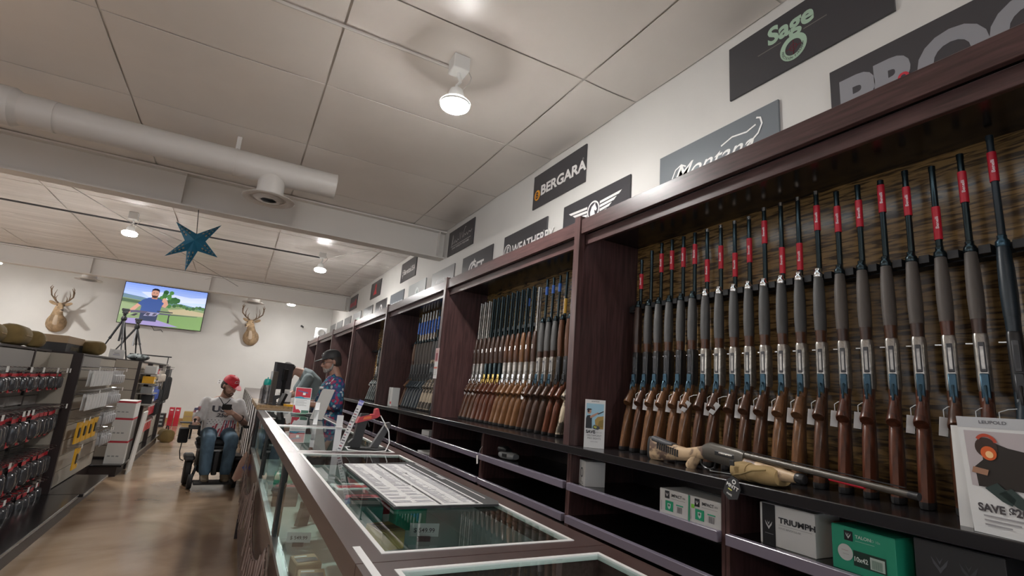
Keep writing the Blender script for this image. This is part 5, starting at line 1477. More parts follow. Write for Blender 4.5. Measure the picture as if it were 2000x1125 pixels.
# rifle on a rest
P_([(.13, .26), (.18, .28), (.60, .30), (.60, .33), (.45, .33), (.2, .34), (.12, .32)], '4a4660', 14)
P_([(.13, .20), (.19, .26), (.22, .25), (.18, .19)], '2c2836', 14)
P_([(.60, .305), (.93, .33), (.93, .34), (.60, .325)], '35333e', 14)
P_([(.43, .355), (.62, .36), (.62, .385), (.43, .38)], '2c2a34', 15)
P_([(.28, .22), (.42, .24), (.47, .33), (.32, .32)], '8a88a4', 15); P_([(.30, .25), (.34, .23), (.36, .30), (.32, .31)], '3c3a50', 16); P_([(.38, .25), (.41, .25), (.44, .31), (.40, .31)], '3c3a50', 16)
P_([(.575, .10), (.585, .10), (.59, .30), (.575, .30)], '2c2a34', 15); P_([(.58, .10), (.60, .10), (.58, .30), (.575, .28)], '2c2a34', 15)
p.build('screen', SCREEN, t, face_mx((TVX + .015, 16.7375, TVZ + .015), (1, 0, 0), (0, 0, 1)))

# ---- mounted deer heads
mat('deer_hide', (.46, .32, .19), .85, var=(7, .45, (1, 1, 1))); mat('deer_throat', (.55, .44, .33), .9); mat('deer_dark', (.05, .035, .03), .5); mat('antler', (.20, .125, .07), .6, var=(8, .5, (1, 1, 1)))
def deer(label, x, z, turn, spread, antler_h, pale):
    t = thing('deer_head', label, 'mounted deer head', (x, 16.895, z), 0, 'mounted deer heads on the back wall')
    hide = 'deer_hide'
    s = turn
    # neck and shoulders bulging from the wall
    rg = []
    for u, cx, cz, rx, rz_ in ((0, 0, .22, .19, .22), (-.05, 0, .22, .215, .23), (-.13, .01 * s, .24, .20, .215), (-.21, .02 * s, .31, .155, .17), (-.29, .035 * s, .42, .115, .13), (-.35, .05 * s, .52, .095, .11), (-.39, .06 * s, .58, .08, .085)):
        rg.append(sring((cx, u, cz), VX, VZ, rx, rz_, 16))
    MB().loft(rg).build('neck', hide, t)
    MB().loft([sring((cx * s, u, cz), VX, VZ, rx, rz_, 12) for u, cx, cz, rx, rz_ in ((-.21, .02, .19, .05, .03), (-.225, .02, .21, .06, .05), (-.30, .03, .33, .045, .05), (-.345, .045, .42, .03, .03))]).build('throat_patch', 'deer_throat', t)
    hd = MB()
    hd.loft([sring((cx * s, u, cz), VX, VZ, rx, rz_, 14) for u, cx, cz, rx, rz_ in ((-.31, .05, .63, .06, .065), (-.38, .07, .64, .080, .080), (-.46, .10, .61, .068, .068), (-.54, .14, .56, .046, .048), (-.60, .17, .525, .038, .038), (-.63, .185, .515, .026, .024))])
    h = hd.build('head', hide, t)
    MB().ell((.19 * s, -.632, .522), (.030, .018, .022), 10, 6).build('nose', 'deer_dark', h)
    MB().ell((.175 * s, -.595, .490), (.036, .05, .020), 10, 6).build('chin', 'deer_throat', h)
    for q in (-1, 1):
        MB().ell((.10 * s + q * .066, -.45, .64), (.016, .018, .016), 8, 6).build('eye', 'deer_dark', h)
        MB().ell((.06 * s + q * .15, -.34, .70), (.040, .018, .095), 10, 7, Matrix.Rotation(q * 1.15, 4, 'Y')).build('ear', hide, h)
        # main beam with tines
        bx = .065 * s + q * .045
        bp = [(bx, -.37, .70), (bx + q * .05, -.35, .745), (bx + q * spread * .55, -.33, .745 + antler_h * .14), (bx + q * spread * 1.0, -.36, .745 + antler_h * .42), (bx + q * spread * 1.02, -.44, .745 + antler_h * .75), (bx + q * spread * .85, -.50, .745 + antler_h)]
        a = MB()
        a.tube(bp, .02, 8, rs=[.022, .020, .018, .016, .012, .005])
        for k, (f, l) in enumerate(((1, .50), (2, .80), (3, .70), (4, .40))):
            p0 = Vector(bp[f]); a.tube([p0, p0 + Vector((q * .02, -.05, antler_h * l * .45)), p0 + Vector((-q * .015, -.06, antler_h * l * .9))], .012, 6, rs=[.013, .010, .003])
        a.build('antler', 'antler', t)
    return t
deer('deer head with dark many-pointed antlers left of the television', -4.22, 2.10, 1, .17, .34, False)
deer('deer head with wide pale antlers right of the television', .22, 2.27, -1, .22, .36, True)

# ---- small fittings
t = thing('white_speaker', 'small white box with round grille atop the farthest racks', 'speaker', (1.95, 15.4, 2.586)); MB().box(-.15, .15, -.10, .10, 0, .30, .01).build('speaker_case', 'white_plastic', t, False); MB().lathe([(.10, 0), (.10, .012), (.07, .016), (.065, .006), (.002, .006)], 20, (0, 0, 0), Matrix.Translation((0, -.101, .16)) @ Matrix.Rotation(PI / 2, 4, 'X')).build('grille', 'grey_panel', t)
MB
t = thing('security_camera', 'small black camera on back wall near the right corner', 'camera', (1.55, 16.86, 3.02)); MB().lathe([(.03, 0), (.03, .03), (.012, .035)], 12, M=Matrix.Rotation(PI / 2, 4, 'X') @ Matrix.Translation((0, 0, -.038))).build('mount', 'black_plastic', t); MB().cyl((0, -.02, -.0), (.03, -.14, -.04), .022, n=10).build('camera_body', 'black_plastic', t)
t = thing('wall_outlet', 'white outlet plate on the back wall above the red cap', 'outlet', (-.36, 16.898, 1.10)); MB().box(-.05, .05, -.006, 0, 0, .13, .002).build('cover_plate', 'white_plastic', t, False); MB().box(-.018, .018, -.008, -.0061, .02, .05).box(-.018, .018, -.008, -.0061, .08, .11).build('socket', 'grey_panel', t, False)
for k, (x, lb) in enumerate(((-1.26, 'left of two tall red boxes on the floor by the back wall'), (-1.13, 'right of two tall red boxes on the floor by the back wall'))):
    t = thing('red_floor_box', lb, 'box', (x, 15.8, 0), 0, 'tall red boxes by the back wall'); MB().box(-.055, .055, -.06, .06, 0, .46, .003).build('box_body', 'card_red', t, False); MB().box(-.03, .03, -.0615, -.06, .38, .41).build('white_mark', 'tag_paper', t, False); MB().box(-.045, .045, -.0615, -.06, .05, .30).build('front_panel', 'pack_red', t, False)
t = thing('yellow_carton', 'yellowish carton on floor by the back wall beside red boxes', 'box', (-.92, 16.35, 0)); MB().box(-.10, .10, -.1, .1, 0, .34, .003).build('box_body', 'card_gold', t, False); MB().box(-.09, .09, -.1012, -.1, .2, .23).build('band', 'card_kraft', t, False)
t = thing('black_crate', 'black crate on the floor left of the tall red boxes', 'crate', (-1.46, 15.5, 0)); MB().box(-.11, .11, -.15, .15, 0, .32, .006).build('crate_body', 'black_plastic', t, False)
for z in (.06, .15, .24): MB().box(-.08, .08, -.152, -.15, z, z + .04).build('bottle_label', 'card_grey', t, False)
# ---- hanging paper star
mat('star_paper', (.012, .13, .22), .6); mat('star_dark', (.004, .03, .06), .6); mat('star_dot', (.35, .25, .16), .5)
SY = 6.82
t = thing('paper_star', 'blue perforated paper star hanging beneath the near beam', 'hanging star', (-.69, SY, 2.30), 0, None, True)
def cv(px, y):
    d_ = Matrix(((0.87729, -0.16685, -0.45003), (-0.47350, -0.14791, -0.86820), (0.07830, 0.97476, -0.20878))) @ Vector((px[0] - 1000, -(px[1] - 562.5), -991.06))
    return Vector((0, 0, 1.40)) + d_ * (y / d_.y)
tips = [cv(q, SY) for q in ((344, 433), (433, 440), (425, 503), (361, 530), (321, 500))]
ctr = cv((381, 472), SY)
vall = []
for k in range(5):
    a, b = tips[k], tips[(k + 1) % 5]
    vall.append(ctr + ((a + b) / 2 - ctr) * .42)
F_, B_ = ctr + Vector((0, -.085, 0)), ctr + Vector((0, .085, 0))
for k in range(5):
    b = MB()
    tp, vl, vr = b.v(tips[k]), b.v(vall[k - 1]), b.v(vall[k])
    f1, f2 = b.v(F_), b.v(B_)
    for tri in ((tp, vr, f1), (tp, f1, vl), (tp, f2, vr), (tp, vl, f2)): b.f(tri)
    arm = b.build('star_arm', 'star_paper', t, False)
    # cut-outs showing light and dark paper
    for side, e in ((0, vall[k - 1]), (1, vall[k])):
        for q in range(4):
            for m, r in (('star_dot', .012), ('star_dark', .009)):
                u = .30 + .15 * q + (.05 if m == 'star_dark' else 0); w_ = (.45 if m == 'star_dot' else .62) * (1 - u * .3)
                ax0 = F_.lerp(tips[k], u); ed = e.lerp(tips[k], u)
                c0 = ax0.lerp(ed, w_)
                nn = (tips[k] - F_).cross(e - F_).normalized()
                if nn.y > 0: nn = -nn
                ua = (tips[k] - F_).normalized(); ub = nn.cross(ua)
                rr_ = r * (1.15 - u)
                MB().loft([sring(c0 + nn * h_, ua, ub, rr_ * 1.3, rr_, 6) for h_ in (.001, .003)]).build('cut_out', m, arm, False)
MB().tube([(cv((388, 410), SY)), (cv((384, 458), SY))], .004, 6).build('hanging_cord', 'black_fabric', t)
# ================================================================== FAR COUNTER RUN AND REGISTER
t = thing('register_counter', 'far counter run with white upright panels along its front', 'counter', (.50, 10.9, 0), 0, None, True)
MB().box(.33, .74, 5.36, 16.4, .08, 1.04).build('counter_body', 'gondola_dark', t, False)
MB().box(.30, .775, 5.35, 16.42, 1.04, 1.062, .003).build('counter_top', 'counter_laminate', t, False)
MB().box(.36, .72, 5.4, 16.3, 0, .08).build('kick_base', 'black_laminate', t, False)
MB().box(.228, .268, 5.32, 5.36, .0, 1.09).build('corner_post', 'gondola_dark', t, False)
y = 5.45
while y < 16.2:
    MB().box(.304, .328, y, y + .62, .12, 1.03, .003).build('upright_panel', 'pack_white', t, False)
    MB().box(.293, .3035, y + .66, y + .71, .10, 1.036, .002).build('upright_fin', 'gondola_dark', t, False)
    y += .78
t = thing('register_table_top', 'raised wooden slab holding the register and monitor', 'table top', (.44, 6.75, 1.0625), 0, None, True)
mat('pine_top', (.38, .24, .11), .45, var=(10, .45, (6, .6, 6)))
MB().box(.25, .70, 5.98, 7.7, 1.0625, 1.11, .003).build('wood_slab', 'pine_top', t, False)
MB().box(.27, .68, 5.975, 5.98, 1.066, 1.085).build('front_edging', 'card_kraft', t, False)
ZR = 1.1105
t = thing('computer_monitor', 'black computer monitor seen from behind on the wooden slab', 'monitor', (.50, 6.75, ZR), 1.05)
MB().box(-.22, .22, -.022, .012, .16, .47, .004).build('monitor_case', 'dark_grey_plastic', t, False)
MB().box(-.21, .21, .0121, .015, .17, .46).build('screen', 'black_plastic', t, False)
MB().box(-.06, .06, -.04, -.0221, .26, .40, .004).build('rear_hump', 'black_plastic', t, False)
MB().box(-.025, .025, -.045, -.02, .01, .27).build('stand_neck', 'black_plastic', t, False)
MB().box(-.11, .11, -.10, .07, 0, .012, .003).build('stand_foot', 'black_plastic', t, False)
MB().disc if False else None
p = PR(); p.ring(0, .43, .012, .016, '6a6a70'); p.build('badge', PRINT, t, face_mx((0, -.0226, 0), (1, 0, 0), (0, 0, 1)))
t = thing('payment_tablet', 'grey upright tablet edge-on beside the monitor', 'tablet', (.395, 6.45, ZR), 1.25)
MB().box(-.10, .10, -.014, .014, .01, .36, .004).build('tablet_case', 'silver_rail', t, False); MB().box(-.06, .06, -.05, .05, 0, .01).build('tablet_base', 'silver_rail', t, False)
t = thing('water_bottle', 'clear water bottle with a teal lid on the wooden slab', 'bottle', (.325, 6.25, ZR))
mat('teal_lid', (.01, .36, .31), .35)
MB().lathe([(.034, 0), (.036, .01), (.036, .08), (.031, .10), (.036, .12), (.036, .19), (.024, .215)], 16).build('bottle_body', SMOKE, t)
MB().lathe([(.034, .205), (.036, .21), (.036, .255), (.026, .27), (.012, .272)], 16).build('lid', 'teal_lid', t); MB().tube([(0, .03, .26), (0, .02, .285), (0, -.02, .285), (0, -.03, .26)], .006, 6).build('carry_loop', 'teal_lid', t)
t = thing('water_bottle', 'second clear bottle behind the teal-lidded one', 'bottle', (.31, 6.50, ZR)); MB().lathe([(.03, 0), (.032, .01), (.032, .16), (.014, .2), (.014, .22)], 14).build('bottle_body', SMOKE, t); MB().lathe([(.015, .2205), (.015, .24), (.004, .242)], 12).build('lid', 'white_plastic', t)
t = thing('card_reader', 'black card reader leaning on its stand by the monitor', 'card reader', (.50, 6.22, ZR), .5)
MB().box(-.04, .04, -.05, .05, 0, .012, .002).build('reader_base', 'black_plastic', t, False); MB().prism([(-.035, .012), (.0, .012), (.04, .12), (.01, .13)], -.03, .03).build('reader_body', 'black_plastic', t, False); MB().prism([(.002, .02), (.004, .02), (.038, .115), (.036, .117)], -.022, .022).build('keypad', 'grey_panel', t, False)
t = thing('barcode_scanner', 'black scanner with cord beside the card reader', 'scanner', (.42, 6.14, ZR)); MB().prism([(-.02, 0), (.02, 0), (.015, .06), (.05, .09), (.04, .11), (-.02, .10)], -.018, .018).build('scanner_body', 'black_plastic', t, False); MB().tube([(-.01, .018, .01), (-.05, .06, .006), (-.03, .12, .006)], .005, 6).build('cord', 'black_plastic', t)
t = thing('yellow_pad', 'yellow notepad on the wooden slab', 'notepad', (.56, 6.08, ZR), .3); MB().box(-.035, .035, -.05, .05, 0, .02, .001).build('paper_block', 'pack_yellow', t, False); MB().box(-.035, .035, .04, .051, .0201, .022).build('binding', 'card_gold', t, False)
t = thing('printer', 'white receipt printer on the wooden slab behind the notice', 'printer', (.60, 7.2, ZR)); MB().box(-.07, .07, -.09, .09, 0, .12, .008).build('printer_case', 'white_plastic', t, False); MB().box(-.05, .05, -.03, .0, .1201, .15).build('paper_roll', 'tag_paper', t, False)
t = thing('laptop', 'white paperwork tray on the far counter by the floral shirt', 'tray', (.62, 8.2, 1.0625)); MB().box(-.12, .12, -.16, .16, 0, .015, .002).build('tray_base', 'white_plastic', t, False); MB().box(-.11, .11, -.15, .15, .0151, .03).build('paper_stack', 'tag_paper', t, False); t.name = 'paper_tray'
# leather pennant with a blue diamond hanging at the counter end
t = thing('leather_pennant', 'tan leather pennant with a blue diamond at the counter end', 'pennant', (.20, 5.28, .48))
mat('pennant_leather', (.36, .20, .15), .7)
MB().prism([(-.05, .0), (.05, .07), (.075, .20), (.0, .26), (-.04, .17), (-.075, .03)], -.003, .003).build('leather_piece', 'pennant_leather', t, False); MB().prism([(-.01, .12), (.015, .155), (.04, .12), (.015, .085)], -.0045, -.0031).build('diamond', 'pack_blue', t, False); MB().tube([(0, 0, .255), (.02, .0, .40), (.03, .01, .5)], .003, 5).build('thong', 'fringe_cloth', t)
# ================================================================== PEOPLE
from mathutils.bvhtree import BVHTree
mat('skin', (.42, .25, .19), .55, var=(6, .12, (1, 1, 1)))
mat('skin_tan', (.40, .22, .16), .5, var=(6, .12, (1, 1, 1)))
mat('hair_dark', (.03, .022, .018), .7)
mat('beard_brown', (.10, .055, .035), .9)
mat('beard_grey', (.26, .24, .22), .9)
mat('jeans', (.095, .165, .235), .85, var=(9, .45, (1, 1, .6)))
mat('jersey', (.56, .55, .55), .8, bump=(9, .35, (1, 1, 1)))
mat('cap_red', (.50, .012, .03), .6)
mat('cap_black', (.02, .02, .022), .6)
mat('boot_tan', (.13, .10, .065), .8)
mat('tee_grey', (.21, .26, .27), .85, bump=(8, .3, (1, 1, 1)))
mat('trouser_dark', (.03, .03, .035), .85)
def floral():
    m = bpy.data.materials.new('floral_print'); m.use_nodes = True
    nt = m.node_tree; b = nt.nodes['Principled BSDF']; b.inputs['Roughness'].default_value = .8
    tc = nt.nodes.new('ShaderNodeTexCoord')
    v1 = nt.nodes.new('ShaderNodeTexVoronoi'); v1.inputs['Scale'].default_value = 30
    nt.links.new(tc.outputs['Object'], v1.inputs['Vector'])
    sp = nt.nodes.new('ShaderNodeSeparateColor'); nt.links.new(v1.outputs['Color'], sp.inputs[0])
    r = nt.nodes.new('ShaderNodeValToRGB'); r.color_ramp.interpolation = 'CONSTANT'
    e = r.color_ramp.elements
    e[0].position = 0; e[0].color = (.025, .07, .18, 1); e[1].position = .30; e[1].color = (.03, .24, .32, 1)
    for q, c in ((.55, (.34, .03, .09, 1)), (.72, (.16, .06, .22, 1)), (.82, (.5, .54, .58, 1)), (.93, (.02, .045, .13, 1))):
        x = e.new(q); x.color = c
    nt.links.new(sp.outputs[0], r.inputs[0])
    mp = nt.nodes.new('ShaderNodeMath'); mp.operation = 'LESS_THAN'; mp.inputs[1].default_value = .62
    nt.links.new(v1.outputs['Distance'], mp.inputs[0])
    mx = nt.nodes.new('ShaderNodeMix'); mx.data_type = 'RGBA'
    mx.inputs[6].default_value = (.03, .075, .16, 1)
    nt.links.new(mp.outputs[0], mx.inputs[0]); nt.links.new(r.outputs[0], mx.inputs[7])
    nt.links.new(mx.outputs[2], b.inputs['Base Color'])
    MATS['floral_print'] = m
floral()
def rm(b, voxel, name, m, parent, M=None, it=4, sub=True):
    """voxel-remesh overlapping lofts into one continuous skin"""
    bmesh.ops.recalc_face_normals(b.bm, faces=b.bm.faces)
    me = bpy.data.meshes.new('tmp'); b.bm.to_mesh(me); b.bm.free()
    o = bpy.data.objects.new('tmp', me); C.objects.link(o)
    r = o.modifiers.new('r', 'REMESH'); r.mode = 'VOXEL'; r.voxel_size = voxel
    s_ = o.modifiers.new('s', 'SMOOTH'); s_.factor = .5; s_.iterations = it
    dg = bpy.context.evaluated_depsgraph_get()
    me2 = bpy.data.meshes.new_from_object(o.evaluated_get(dg))
    bpy.data.objects.remove(o)
    me2.name = name
    if M: me2.transform(M)
    return link(name, me2, m, parent, True, 3.2)
def limb(b, pts, rs, n=12):
    b.tube(pts, 0, n, rs=rs)
    for p_, r_ in zip(pts, rs): b.ell(p_, (r_ * .98,) * 3, 10, 7)
def hand(b, wrist, dirv, palm_n, side, curl=.5, s=1.0):
    """palm, four bent fingers, thumb from the side of the palm. dirv: wrist->knuckles, palm_n: out of the palm"""
    w_, d, n = Vector(wrist), Vector(dirv).normalized(), Vector(palm_n)
    n = (n - d * n.dot(d)).normalized(); a = d.cross(n).normalized() * side
    b.loft([sring(w_ + d * u * s, a, n, hw * s, ht * s, 10, 3) for u, hw, ht in ((-.02, .026, .02), (.01, .030, .018), (.05, .040, .017), (.085, .042, .014), (.095, .038, .010))])
    for k, (of, L_) in enumerate(((-.031, .062), (-.011, .075), (.010, .080), (.031, .070))):
        p0 = w_ + d * .085 * s + a * of * s
        c1 = curl * .6; c2 = curl * 1.5
        p1 = p0 + (d * math.cos(c1) + n * math.sin(c1)) * L_ * .45 * s
        p2 = p1 + (d * math.cos(c2) + n * math.sin(c2)) * L_ * .32 * s
        p3 = p2 + (d * math.cos(c2 * 1.4) + n * math.sin(c2 * 1.4)) * L_ * .25 * s
        b.tube([p0 - d * .015 * s, p0, p1, p2, p3], 0, 8, rs=[.0095 * s, .0095 * s, .009 * s, .008 * s, .0065 * s])
    t0 = w_ + d * .025 * s + a * .030 * s
    t1 = t0 + (d * .6 + a * .75 + n * .25).normalized() * .035 * s
    t2 = t1 + (d * .85 + a * .25 + n * .45).normalized() * .032 * s
    t3 = t2 + (d * .9 + n * .4).normalized() * .024 * s
    b.tube([t0 - a * .01 * s, t0, t1, t2, t3], 0, 8, rs=[.013 * s, .013 * s, .011 * s, .0095 * s, .0075 * s])
def head(b, c, R, s=1.0):
    """head about c (centre of skull), R rotates; face towards -y"""
    def P(x, y, z): return Vector(c) + R @ Vector((x * s, y * s, z * s))
    def E(p, r, k=12): b.ell(P(*p), [q * s for q in r], k, 9, R.to_4x4())
    E((0, .012, .028), (.076, .098, .090), 16)          # skull
    E((0, -.030, -.035), (.060, .064, .078), 14)        # face
    E((0, -.060, -.092), (.038, .032, .026))            # chin
    E((0, -.030, -.080), (.056, .052, .030))            # jaw
    b.tube([P(0, -.090, .012), P(0, -.103, -.010), P(0, -.114, -.036), P(0, -.098, -.044)], 0, 8, rs=[.008 * s, .011 * s, .014 * s, .010 * s])
    E((-.012, -.098, -.040), (.010, .012, .009), 8); E((.012, -.098, -.040), (.010, .012, .009), 8)
    E((0, -.084, .022), (.050, .014, .011))             # brow
    E((0, -.090, -.066), (.024, .010, .006), 8); E((0, -.088, -.077), (.022, .010, .007), 8)   # lips
    E((-.034, -.072, -.030), (.022, .020, .020), 8); E((.034, -.072, -.030), (.022, .020, .020), 8)
    for q in (-1, 1):
        b.ell(P(q * .080, .012, -.012), (.010 * s, .018 * s, .032 * s), 10, 7, (R @ Matrix.Rotation(q * .25, 3, 'Z')).to_4x4())
def eyes(t, c, R, s=1.0):
    def P(x, y, z): return Vector(c) + R @ Vector((x * s, y * s, z * s))
    for q in (-1, 1):
        o = MB().ell(P(q * .030, -.0835, -.002), (.013 * s, .006 * s, .0085 * s), 10, 6, R.to_4x4()).build('eye', 'white_plastic', t)
        MB().ell(P(q * .030, -.0885, -.003), (.006 * s, .003 * s, .006 * s), 8, 5, R.to_4x4()).build('iris', 'hair_dark', o)
        MB().ell(P(q * .030, -.089, .016), (.017 * s, .006 * s, .004 * s), 8, 5, R.to_4x4()).build('eyebrow', 'hair_dark', t)
def cap(t, c, R, m, s=1.0, badge=None):
    def P(x, y, z): return Vector(c) + R @ Vector((x * s, y * s, z * s))
    rings = []
    for j in range(7):
        a = j / 6 * PI / 2 * .97
        rr_ = math.cos(a) ** .75; z = .045 + .092 * math.sin(a)
        rings.append([P(.086 * rr_ * math.cos(2 * PI * i / 20), .006 + .106 * rr_ * math.sin(2 * PI * i / 20), z) for i in range(20)])
    o = MB().loft(rings).build('cap_crown', m, t)
    b = MB()
    top, bot = [], []
    N = 12
    gi, go = [], []
    for i in range(N + 1):
        a = PI + PI * i / N
        x, y = math.cos(a), math.sin(a)
        gi.append(P(.083 * x, .006 + .102 * y, .047)); go.append(P(.080 * x, -.012 + (.175 * y), .047 - .030 * abs(y) ** 2 + .012 * (1 - abs(x))))
    dz = R @ Vector((0, 0, .005 * s))
    A = [b.v(p_) for p_ in gi]; B_ = [b.v(p_) for p_ in go]; A2 = [b.v(p_ - dz) for p_ in gi]; B2 = [b.v(p_ - dz) for p_ in go]
    for i in range(N):
        b.f([A[i], B_[i], B_[i + 1], A[i + 1]]); b.f([A2[i], A2[i + 1], B2[i + 1], B2[i]]); b.f([B_[i], B2[i], B2[i + 1], B_[i + 1]]); b.f([A[i], A[i + 1], A2[i + 1], A2[i]])
    b.f([A[0], A2[0], B2[0], B_[0]]); b.f([A[N], B_[N], B2[N], A2[N]])
    b.build('cap_brim', m, t)
    MB().ell(P(0, .006, .137), (.008 * s,) * 3, 8, 5).build('cap_button', m, t)
    if badge:
        MB().tube([P(-.03, -.088, .075), P(-.022, -.082, .098), P(.0, -.080, .104), P(.022, -.082, .098), P(.03, -.088, .075)], .003 * s, 6).tube([P(-.02, -.094, .074), P(.0, -.098, .088), P(.02, -.094, .074)], .003 * s, 6).build('cap_badge', badge, o)
def hair_shell(t, c, R, m, s=1.0):
    def P(x, y, z): return Vector(c) + R @ Vector((x * s, y * s, z * s))
    b = MB()
    b.loft([[P(rx * math.cos(a), yc + ry * math.sin(a), z) for a in [PI * 2 * i / 18 for i in range(18)]] for z, rx, ry, yc in ((-.06, .060, .05, .055), (-.03, .078, .072, .042), (.0, .081, .082, .034), (.05, .082, .098, .017), (.09, .066, .082, .014), (.12, .02, .03, .012))])
    b.build('hair', m, t)
def beard(t, c, R, m, s=1.0, voxel=.006):
    def P(x, y, z): return Vector(c) + R @ Vector((x * s, y * s, z * s))
    b = MB()
    b.ell(P(0, -.066, -.098), (.042 * s, .034 * s, .026 * s), 12, 8, R.to_4x4())
    b.ell(P(0, -.034, -.086), (.0605 * s, .055 * s, .030 * s), 12, 8, R.to_4x4())
    for q in (-1, 1):
        b.tube([P(q * .066, .0, -.02), P(q * .066, -.012, -.055), P(q * .058, -.035, -.085)], 0, 8, rs=[.010 * s, .013 * s, .016 * s])
        b.tube([P(0, -.100, -.057), P(q * .022, -.094, -.062), P(q * .030, -.082, -.085)], 0, 8, rs=[.006 * s, .007 * s, .010 * s])
    rm(b, voxel, 'beard', m, t)
def project(p, M, bvh, d, off=.004):
    """lay flat print onto a garment: M places it, then every vertex slides along d to the cloth"""
    bmesh.ops.triangulate(p.bm, faces=p.bm.faces)
    for _ in range(1):
        bmesh.ops.subdivide_edges(p.bm, edges=[e for e in p.bm.edges if e.calc_length() > .02], cuts=2)
    for v in p.bm.verts:
        lay = v.co.z
        q = M @ Vector((v.co.x, v.co.y, 0))
        h = bvh.ray_cast(q - Vector(d) * .5, Vector(d), 1.5)
        v.co = (h[0] if h[0] else q) - Vector(d) * (off + lay)
def bvh_of(o):
    return BVHTree.FromPolygons([v.co for v in o.data.vertices], [q.vertices for q in o.data.polygons])

# ---------------------------------------------------------------- power wheelchair
WX, WY = -.07, 7.95
t = thing('power_wheelchair', 'black power wheelchair carrying the man in the red cap', 'wheelchair', (WX, WY, 0), .10)
def wheel(p, r, w_, name='drive_wheel'):
    o = MB().lathe([(r * .55, -w_ * .5), (r * .9, -w_ * .5), (r, -w_ * .3), (r, w_ * .3), (r * .9, w_ * .5), (r * .55, w_ * .5)], 24, p, Matrix.Rotation(PI / 2, 4, 'Y')).build(name, 'rubber_pad', t)
    MB().lathe([(.002, -w_ * .42), (r * .25, -w_ * .46), (r * .56, -w_ * .3), (r * .56, w_ * .3), (r * .25, w_ * .46), (.002, w_ * .42)], 16, p, Matrix.Rotation(PI / 2, 4, 'Y')).build('hub', 'dark_grey_plastic', o)
    return o
for s_ in (-1, 1):
    wheel((s_ * .27, -.02, .17), .17, .075)
    wheel((s_ * .24, -.36, .085), .085, .05, 'front_caster'); wheel((s_ * .25, .38, .085), .085, .05, 'rear_caster')
    MB().tube([(s_ * .24, -.36, .09), (s_ * .20, -.30, .22), (s_ * .18, -.1, .24)], .018, 8).build('caster_arm', 'black_metal', t)
    MB().tube([(s_ * .25, .38, .09), (s_ * .2, .30, .24), (s_ * .18, .12, .26)], .018, 8).build('caster_arm', 'black_metal', t)
    MB().box(s_ * .275 - .06, s_ * .275 + .06, -.20, .18, .30, .36, .02).build('fender', 'dark_grey_plastic', t)
    MB().tube([(s_ * .30, .22, .52), (s_ * .30, .22, .70), (s_ * .30, .12, .72), (s_ * .30, -.12, .72)], .014, 8).build('armrest_frame', 'black_metal', t)
    MB().box(s_ * .30 - .035, s_ * .30 + .035, -.20, .16, .715, .745, .01).build('armrest_pad', 'black_plastic', t)
MB().box(-.19, .19, -.20, .30, .16, .42, .03).build('motor_base', 'black_plastic', t)
MB().cyl((0, -.02, .42), (0, -.02, .50), .05, n=12).build('seat_post', 'black_metal', t)
MB().box(-.23, .23, -.26, .24, .46, .50, .008).build('seat_pan', 'black_metal', t)
MB().box(-.23, .23, -.28, .24, .501, .56, .025).build('seat_cushion', 'black_fabric', t)
MB().box(-.22, .22, .235, .31, .55, 1.02, .03).build('backrest', 'black_fabric', t)
MB().box(-.03, .03, -.40, -.26, .16, .44, .01).build('legrest_tube', 'black_metal', t)
MB().box(-.21, .21, -.55, -.33, .075, .10, .006).build('footplate', 'black_metal', t)
MB().box(-.05, .05, -.30, -.278, .43, .455, .004).build('front_plate', 'silver_rail', t)
MB().box(-.44, -.33, -.05, .12, .50, .68, .012).build('side_pouch', 'black_fabric', t)
MB().tube([(-.385, .0, .50), (-.39, .0, .40), (-.37, .02, .30), (-.33, .05, .27)], .006, 6).build('pouch_cable', 'black_plastic', t)
MB().box(-.36, -.25, -.36, -.20, .70, .745, .008).build('joystick_box', 'black_plastic', t); MB().cyl((-.305, -.28, .745), (-.305, -.285, .80), .009, n=8).ell((-.305, -.285, .81), (.018, .018, .018), 8, 6).build('joystick', 'black_plastic', t)
MB().box(-.46, -.33, -.34, -.22, .765, .78, .004, Matrix.Translation((0, 0, 0))).build('control_tray', 'dark_grey_plastic', t)
MB().box(.09, .18, -.305, -.27, .36, .42, .004).build('white_buckle', 'tag_paper', t)

# ---------------------------------------------------------------- man in the wheelchair
man = thing('person', 'person in red cap, USA jersey and jeans seated in a power wheelchair', 'person', (WX, WY, 0), .10)
hc = Vector((.025, -.08, 1.245))
HR = Matrix.Rotation(.62, 3, 'Z') @ Matrix.Rotation(.40, 3, 'X')
b = MB()
head(b, hc, HR, 1.02)
limb(b, [(.0, .055, 1.05), (.008, .02, 1.12), (.015, -.03, 1.19)], [.075, .060, .058])
b.loft([sring((0, y, z), VX, VY, rx, ry, 18, 2.4) for y, z, rx, ry in ((.10, .56, .17, .13), (.10, .66, .18, .135), (.09, .80, .175, .13), (.085, .95, .185, .12), (.07, 1.04, .17, .10), (.06, 1.10, .09, .07))])
RA = [(-.195, .06, 1.02), (-.27, .00, .80), (-.30, -.20, .775)]     # image-left arm, to the joystick
LA = [(.195, .06, 1.02), (.285, -.06, .77), (.11, -.245, .90)]       # image-right arm, holding the phone
for A in (RA, LA):
    limb(b, [Vector(A[0]), Vector(A[0]).lerp(Vector(A[1]), .5), Vector(A[1])], [.062, .055, .047])
    limb(b, [Vector(A[1]), Vector(A[1]).lerp(Vector(A[2]), .5), Vector(A[2])], [.046, .042, .030])
hand(b, RA[2], (-.02, -1, -.05), (0, 0, -1), 1, .8, .95)
hand(b, LA[2], (-.75, -.25, .35), (-.2, .9, .4), 1, 1.0, .95)
KN = [(-.13, -.40, .575), (.135, -.38, .585)]; HP = [(-.095, .08, .63), (.095, .08, .63)]; AN = [(-.10, -.40, .17), (.12, -.40, .17)]
